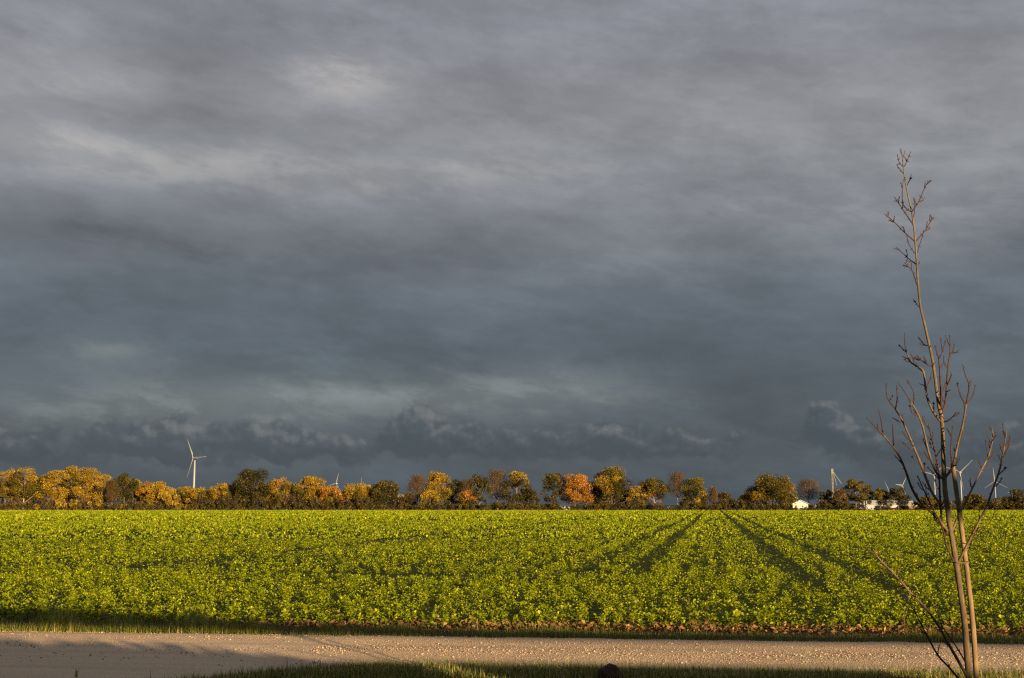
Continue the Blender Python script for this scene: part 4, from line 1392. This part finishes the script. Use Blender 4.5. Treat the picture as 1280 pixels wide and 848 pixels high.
# each branch: path of pixels, radii at its two ends, depth drift, then its twigs
BR = [
    ([(1184.5, 664), (1166, 642), (1151, 629), (1140, 611), (1131, 586), (1121, 565), (1104, 544)], 2.5, 1.3, -0.35,
     [[(1104, 544), (1094, 534), (1084, 523)], [(1104, 544), (1102, 528), (1098.6, 514)], [(1117, 557), (1116.5, 545), (1115.4, 532)], [(1098, 538), (1097, 531)], [(1140, 611), (1134, 598)], [(1128, 580), (1119, 570)]]),
    ([(1176, 631), (1163.5, 613), (1150.5, 579), (1138.8, 551), (1128.4, 527), (1119.3, 511.6)], 2.3, 1.3, 0.30,
     [[(1119.3, 511.6), (1109, 497), (1107.6, 480.5)], [(1119.3, 511.6), (1121.5, 498), (1120.6, 483)], [(1125, 528), (1116.7, 523)], [(1141, 563), (1134, 558), (1127, 552)], [(1112, 501), (1116, 495)], [(1150, 580), (1140, 571)], [(1131, 533), (1128, 519)]]),
    ([(1180, 599), (1171, 592), (1161, 566), (1153, 532), (1144, 511.6), (1138.8, 504)], 2.0, 1.2, -0.20,
     [[(1138.8, 504), (1133, 493), (1124.5, 481)], [(1142, 507), (1143, 496), (1141, 488), (1135, 477)], [(1148, 520), (1140, 516), (1137, 508)], [(1161, 566), (1154, 550)]]),
    ([(1176, 527), (1166, 514), (1158, 493.5), (1154.4, 465), (1146, 458), (1137.5, 452), (1133.6, 441)], 2.1, 1.0, 0.22,
     [[(1133.6, 441), (1131, 430), (1131, 418)], [(1133.6, 441), (1129, 437), (1124.5, 432)], [(1137, 450), (1129, 446)], [(1158, 485), (1163, 474), (1164, 466)], [(1155, 482), (1150, 480)]]),
    ([(1180.5, 598), (1190.7, 584), (1197, 556), (1203.7, 530), (1207.6, 505)], 2.2, 1.4, -0.25,
     [[(1207.6, 505), (1211.5, 483), (1207, 470), (1203.7, 458)], [(1207.6, 505), (1215, 497), (1219, 483)], [(1206, 504), (1200, 493), (1197, 480)], [(1190, 585), (1188.6, 560), (1190.7, 535)], [(1211, 483), (1213, 477)], [(1204, 530), (1207, 527)], [(1189, 546), (1184, 536)], [(1198, 556), (1203, 552)]]),
    ([(1177.5, 515), (1181.6, 504), (1184, 470), (1186.8, 447), (1191, 440)], 1.8, 1.0, 0.25,
     [[(1191, 440), (1193, 431)], [(1186.8, 447), (1188, 432), (1186.8, 420)], [(1187, 432), (1182, 420)], [(1184, 482), (1189, 470), (1188, 466)], [(1183, 490), (1187, 488)]]),
    ([(1176, 512), (1176, 490), (1175, 472), (1173.5, 449)], 1.7, 0.9, -0.18,
     [[(1173.5, 449), (1178, 440), (1181.6, 428)], [(1173.5, 449), (1171, 441), (1169.5, 434)], [(1174, 462), (1179, 455), (1180, 446)], [(1178, 440), (1176, 424)]]),
    ([(1165, 458), (1158, 455), (1151, 450), (1145, 447)], 1.1, 0.7, -0.1, [[(1151, 450), (1147, 445)]]),
    ([(1160.5, 432), (1155, 431), (1150, 424)], 1.0, 0.7, 0.08, [[(1152, 427), (1149, 423)]]),
    ([(1178, 528), (1185, 526), (1191, 521), (1194.6, 516.5)], 1.1, 0.7, -0.12, []),
    ([(1196.5, 706), (1210, 679), (1220.6, 658.5), (1233.8, 632), (1238.7, 618), (1249, 589), (1253, 571), (1255.6, 556), (1258, 541)], 2.1, 0.9, -0.45,
     [[(1253, 572), (1260, 560), (1262, 547)], [(1247, 595), (1254, 588), (1256, 585)], [(1255, 560), (1250, 556)], [(1254, 566), (1257, 560), (1258, 553)], [(1252, 577), (1248, 570)], [(1215, 668), (1227, 661), (1237, 654), (1243, 641)], [(1257, 549), (1254, 540)]]),
    ([(1190, 665), (1198.7, 644), (1210.4, 620.5), (1225.8, 589.5), (1236, 569), (1241, 548), (1240, 536)], 2.0, 0.9, 0.40,
     [[(1235, 571), (1233, 560), (1232, 552)], [(1227, 588), (1235, 584), (1240, 578.5)], [(1241, 548), (1245, 541)], [(1227, 587), (1224, 578)], [(1239, 556), (1235, 546)], [(1239, 553), (1245, 545)]]),
    ([(1184, 668), (1178, 657), (1175, 622), (1174, 597), (1170, 571), (1165, 550), (1161, 532)], 1.9, 0.8, 0.15,
     [[(1170, 571), (1176, 562), (1178, 553)], [(1165, 551), (1160, 546)], [(1174, 600), (1167, 592), (1160, 585)]]),
    ([(1196, 709), (1184, 685), (1176.8, 656), (1166, 637), (1158, 620), (1150, 602)], 1.7, 0.8, -0.15,
     [[(1158, 620), (1157, 606)], [(1166, 637), (1155, 630)], [(1150, 602), (1147, 596)]]),
    ([(1200, 742), (1202, 716), (1212, 686), (1216, 660)], 0.8, 0.5, 0.3, [[(1212, 686), (1215, 676)]]),
    ([(1212.5, 852), (1187, 807.7), (1172, 781), (1155, 758), (1137, 740), (1125.6, 726), (1110, 710), (1099, 699), (1092, 688)], 2.4, 0.8, -0.5,
     [[(1137, 740), (1131, 728)], [(1125.6, 726), (1116, 722)], [(1120, 720), (1122, 710)], [(1110, 710), (1101, 708)], [(1099, 699), (1098, 690)], [(1146, 749), (1141, 737)], [(1155, 758), (1146, 757)], [(1130, 731), (1124, 734)], [(1106, 706), (1109, 698)]]),
    ([(1201, 852), (1186, 834), (1172, 819), (1158, 793), (1150, 778), (1143, 764), (1132, 748)], 1.7, 0.6, -0.3,
     [[(1158, 793), (1150, 786)], [(1172, 819), (1174, 808)], [(1143, 764), (1144, 754)]]),
    ([(1209, 831), (1193, 805), (1180, 787), (1171, 766), (1163, 752)], 1.3, 0.5, 0.3, [[(1193, 805), (1190, 792)], [(1180, 787), (1172, 782)]]),
    ([(1207, 800), (1201, 778), (1195, 752), (1190, 735)], 0.8, 0.4, 0.2, []),
    # the upper leader
    ([(1141.5, 281), (1134, 270), (1127.8, 261), (1119, 248)], 1.1, 0.7, -0.12, [[(1121, 251), (1118, 252)], [(1123, 254), (1124, 247)]]),
    ([(1139.5, 265), (1133, 261), (1128.5, 254), (1127.8, 241), (1129, 226)], 0.9, 0.6, 0.10, [[(1128, 236), (1126, 229)]]),
    ([(1140, 264), (1148.4, 252.5), (1155.8, 235), (1161.7, 226)], 1.0, 0.6, 0.14, [[(1155.8, 235), (1156.5, 228)], [(1158, 231), (1163, 227)], [(1146, 256), (1143, 250)]]),
    ([(1144, 302.5), (1131, 291), (1117.5, 277.5), (1107, 268.7)], 1.1, 0.7, -0.15, [[(1115, 275), (1111, 276)], [(1117, 277), (1118, 271)], [(1110, 271), (1111, 266)]]),
    ([(1144.3, 302.5), (1155.8, 289), (1163, 277.5), (1164.6, 271.5)], 1.0, 0.6, 0.12, [[(1163, 277.5), (1167, 273)], [(1158, 286), (1159, 278)]]),
    ([(1147, 316), (1150, 305), (1153, 296), (1154, 290)], 0.7, 0.5, 0.1, []),
    ([(1143.5, 317), (1138, 309), (1135, 302.6), (1133.5, 294)], 0.7, 0.5, -0.1, []),
    ([(1146.5, 331.5), (1140, 327), (1133.7, 321.7), (1121.9, 310.8)], 1.0, 0.6, 0.12, [[(1124, 312), (1118, 311)], [(1135, 323), (1132, 329)]]),
    ([(1146, 356), (1143, 346), (1139.6, 338), (1132, 330)], 0.9, 0.6, -0.12, [[(1139.6, 338), (1139, 327)], [(1136, 334), (1130, 332)]]),
    ([(1149, 384), (1145, 379), (1142.5, 375.5)], 0.9, 0.6, 0.05, []),
    ([(1147, 332), (1149, 328)], 0.9, 0.6, 0.03, []),
    ([(1130.5, 208), (1135, 199), (1138, 191)], 0.8, 0.5, 0.05, [[(1134, 201), (1131, 197)]]),
    ([(1129.5, 209), (1124, 203), (1121.9, 195)], 0.7, 0.5, -0.06, [[(1125, 204), (1121.5, 206)]]),
    ([(1130.4, 218), (1125, 212), (1122, 208)], 0.7, 0.5, 0.04, []),
    ([(1133.6, 232), (1137, 226), (1138.5, 220)], 0.7, 0.5, -0.05, [[(1137, 226), (1139, 223)]]),
    ([(1142, 272), (1143.5, 260), (1142.5, 249)], 0.7, 0.45, -0.06, []),
    ([(1128.5, 198), (1131, 190)], 0.6, 0.4, 0.03, []),
    ([(1128.2, 196), (1125.5, 188)], 0.6, 0.4, -0.03, []),
]
for (pts, r0, r1, dd, twigs) in BR:
    path = smooth_path([p_ + (dd * i / (len(pts) - 1),) for i, p_ in enumerate(pts)], 3)
    n = len(path)
    mb = MB()
    mb.tube([sp(*q) for q in path], [(r0 + (r1 - r0) * i / (n - 1)) * 0.78 * PXM * rnd.uniform(0.93, 1.08) for i in range(n)], 7)
    # buds in pairs along the wood and one at the tip
    step = max(2, n // 6)
    for i in range(step, n - 1, step):
        d = (sp(*path[i + 1]) - sp(*path[i - 1])).normalized()
        sd_ = Vector((d.z, 0, -d.x))
        rr = (r0 + (r1 - r0) * i / (n - 1)) * PXM
        for s_ in (-1, 1):
            if rnd.random() < 0.6:
                bud(mb, sp(*path[i]) + sd_ * s_ * rr * 0.7, d * 0.8 + sd_ * s_ * 0.8, rnd.uniform(1.8, 3.6) * PXM, 0.55 * PXM)
    tip = sp(*path[-1])
    d = (tip - sp(*path[-2])).normalized()
    bud(mb, tip, d, 2.6 * PXM, 0.6 * PXM)
    b_o = mb.build('branch', M_SAP if r0 > 1.9 else M_SAPTWIG, sap, True)
    twigs = list(twigs)
    if r0 >= 1.0 and n > 6:
        sgn = rnd.choice((-1, 1))
        for i in range(3, n - 1, 3 if r0 < 1.6 else 2):
            if rnd.random() < 0.62:
                dx, dy = path[i + 1][0] - path[i - 1][0], path[i + 1][1] - path[i - 1][1]
                l_ = math.hypot(dx, dy) or 1
                dx, dy = dx / l_, dy / l_
                an = sgn * rnd.uniform(0.5, 0.95)
                ex, ey = dx * math.cos(an) - dy * math.sin(an), dx * math.sin(an) + dy * math.cos(an)
                L_ = rnd.uniform(4, 8) if r0 < 1.6 else rnd.uniform(5, 14)
                p0_ = (path[i][0], path[i][1])
                p1_ = (p0_[0] + ex * L_ * 0.5, p0_[1] + ey * L_ * 0.5)
                p2_ = (p1_[0] + (ex + dx) * L_ * 0.28, p1_[1] + (ey + dy) * L_ * 0.28 - 0.12 * L_)
                twigs.append([p0_, p1_, p2_])
                sgn = -sgn
    for tw in twigs:
        # depth of the place on the branch where the twig leaves
        j = min(range(n), key=lambda q: (path[q][0] - tw[0][0]) ** 2 + (path[q][1] - tw[0][1]) ** 2)
        z0 = path[j][2]
        dz = rnd.uniform(-0.14, 0.14)
        tpth = smooth_path([(x_, y_, z0 + dz * i / max(1, len(tw) - 1)) for i, (x_, y_) in enumerate(tw)], 3)
        rr0 = max(0.65, min(0.95, r1 * 0.8))
        m2 = MB()
        nn = len(tpth)
        m2.tube([sp(*q) for q in tpth], [(rr0 + (0.4 - rr0) * i / (nn - 1)) * PXM for i in range(nn)], 6)
        for i in range(1, nn - 1):
            if rnd.random() < 0.55:
                d = (sp(*tpth[i + 1]) - sp(*tpth[i - 1])).normalized()
                sd_ = Vector((d.z, rnd.uniform(-.5, .5), -d.x)) * rnd.choice((-1, 1))
                bud(m2, sp(*tpth[i]), d + sd_ * 0.9, rnd.uniform(2.0, 4.0) * PXM, 0.5 * PXM)
        tip = sp(*tpth[-1])
        d = (tip - sp(*tpth[-2])).normalized()
        bud(m2, tip, d, 2.8 * PXM, 0.6 * PXM)
        if rnd.random() < 0.6:
            bud(m2, tip - d * PXM, d + Vector((d.z, 0, -d.x)) * 0.9, 2.4 * PXM, 0.5 * PXM)
            bud(m2, tip - d * PXM, d - Vector((d.z, 0, -d.x)) * 0.9, 2.4 * PXM, 0.5 * PXM)
        m2.build('twig', M_SAPTWIG, b_o, True)

# stake driven in beside the trunk
SK = 0.16
stake_px = [(1231, 1030, 5.0), (1225, 920, 5.0), (1220.6, 848, 4.9), (1216, 781, 4.7), (1210.4, 729, 4.6), (1201.6, 658.5, 4.3), (1193.5, 600, 4.0), (1190.6, 579.5, 3.7)]
b0 = at(1231, HOR, SD + SK)
stake = empty('tree_stake', (b0.x, SD + SK, 0))
tag(stake, 'straw coloured wooden stake standing right of the sapling trunk', 'stake')
tp = smooth_path(stake_px, 3)
mb = MB()
mb.tube([at(x_, y_, SD + SK) - stake.location for x_, y_, r_ in tp], [r_ * 0.68 * PXM * rnd.uniform(0.96, 1.04) for x_, y_, r_ in tp], 10)
mb.build('pole', M_STAKE, stake, True)
tie = MB()
c1 = at(1196.5, 703, SD)
c2 = at(1206, 703, SD + SK)
ring = []
for k in range(17):
    a = k * 2 * math.pi / 16
    mid = (c1 + c2) / 2
    ax = (c2 - c1)
    ring.append(mid + ax * 0.5 * math.cos(a) * 1.32 + Vector((ax.y, -ax.x, 0)).normalized() * 0.038 * math.sin(a) + Vector((0, 0, 0.004 * math.sin(2 * a))))
tie.tube([q - stake.location for q in ring], 0.005, 5, False)
tie.build('tie', M_DOOR, stake, True)

# dry stalk in front of the verge
s0, s1 = ground(1132, 810), at(1129.5, 768, ground(1132, 810).y)
o = empty('dry_stalk', (s0.x, s0.y, 0))
tag(o, 'thin dry weed stalk at the road edge left of the sapling', 'weed')
mb = MB()
mb.tube([(0, 0, 0), (0.006, 0, 0.25), ((s1.x - s0.x), 0, s1.z)], [0.006, 0.005, 0.003], 5)
mb.build('stem', M_STAKE, o, True)
mb = MB()
for k in range(7):
    z_ = s1.z * (0.62 + 0.06 * k)
    mb.tube([((s1.x - s0.x) * z_ / s1.z, 0, z_), ((s1.x - s0.x) * z_ / s1.z + 0.05 * (-1) ** k, 0.02, z_ + 0.05)], [0.003, 0.006], 4)
mb.build('seed_head', M_SAPTWIG, o, True)

# ------------------------------------------------------------------ boulder at the near road edge
g0 = ground(762, 853)
me = bpy.data.meshes.new('boulder')
import bmesh
bm = bmesh.new()
bmesh.ops.create_icosphere(bm, subdivisions=4, radius=1.0)
for v in bm.verts:
    c = v.co
    k = 1 + 0.10 * math.sin(3.1 * c.x + 1.3) * math.sin(2.7 * c.y + .4) + 0.06 * math.sin(6.3 * c.z + 2.2 * c.x) + 0.03 * math.sin(13 * c.x + 9 * c.y)
    v.co = Vector((c.x * 0.165 * k, c.y * 0.15 * k, c.z * 0.155 * k + 0.06))
bm.to_mesh(me)
bm.free()
me.polygons.foreach_set('use_smooth', np.ones(len(me.polygons), bool))
m, b = material('dark_boulder')
t = b.node('ShaderNodeTexCoord').outputs['Object']
n = b.noise(t, 18, 6, 0.7)
finish(b, principled(b, b.ramp(n, [(0.3, (0.020, 0.009, 0.007)), (0.7, (0.050, 0.024, 0.018))]), 0.85, 0.25, n, 0.012, 0.8))
me.materials.append(m)
o = link('boulder', me)
o.location = (g0.x, g0.y, 0)
tag(o, 'dark red brown rounded boulder in the grass at the near road edge', 'boulder')

# ------------------------------------------------------------------ added shade casters behind the camera, shaped to shadow the road
CY = -4.0
KX = math.tan(a_)
KH = math.tan(e_) / math.cos(a_)           # height needed per metre of reach


def caster(X, Yg):
    """point at CY whose shadow falls on the ground at X, Yg"""
    return X + (Yg - CY) * KX, (Yg - CY) * KH


wall_root = empty('shade_wall', (14, CY, 0))  # added plank wall, out of view, its top cut to shape the shade
tag(wall_root, 'unseen plank wall behind the camera, added to shade the road', 'wall')
top_pts = [caster(-40, 21.2), caster(-11, 20.9), caster(-8.6, 20.5), caster(-6.0, 20.0), caster(-4.0, 18.9), caster(-2.6, 17.5), caster(-1.5, 17.45), caster(2.2, 17.1), caster(4.4, 16.7), caster(5.6, 14.5)]
for i in range(len(top_pts) - 1):
    (xa, za), (xb, zb) = top_pts[i], top_pts[i + 1]
    nn = max(1, int((xb - xa) / 0.14))
    for k in range(nn):
        u0, u1 = k / nn, (k + 1) / nn
        x0_, x1_ = xa + (xb - xa) * u0 - 14, xa + (xb - xa) * u1 - 14
        zt = za + (zb - za) * (u0 + u1) / 2 + (rnd.uniform(-.14, .06) if i < 4 else rnd.uniform(-.02, .02))
        if abs((x0_ + x1_) / 2 + 14 - (3.42 + (9.0 - CY) * KX)) < 0.20:
            zt -= 0.45
        MB().box(x0_, x1_ + 0.004, -0.03 - 0.008 * (k % 2), 0.03, 0, zt).build('plank', M_TIMBER, wall_root)
beam_root = empty('shade_frame', (22, CY, 0))  # added beam on posts, never seen, bent to throw the shadow strip
tag(beam_root, 'unseen beam on posts behind the camera, added to cast a shadow strip', 'shade_frame')
beam = [(-22, 29.5, 26.8), (-11.5, 26.2, 23.0), (-4.6, 23.0, 21.6), (0, 21.7, 20.4), (9.5, 20.7, 19.2), (16, 20.0, 18.5)]
tp_ = [caster(x_, t_) for x_, t_, b__ in beam]
bt_ = [caster(x_, b__) for x_, t_, b__ in beam]
for i in range(len(beam) - 1):
    mb = MB()
    mb.prism([(bt_[i][0] - 22, bt_[i][1]), (bt_[i + 1][0] - 22, bt_[i + 1][1]), (tp_[i + 1][0] - 22, tp_[i + 1][1]), (tp_[i][0] - 22, tp_[i][1])], -0.15, 0.15)
    mb.build('shade_beam', M_TIMBER, beam_root)
for q in (bt_[0], bt_[-1]):
    MB().box(q[0] - 22 - 0.1, q[0] - 22 + 0.1, -0.1, 0.1, 0, q[1]).build('post', M_TIMBER, beam_root)
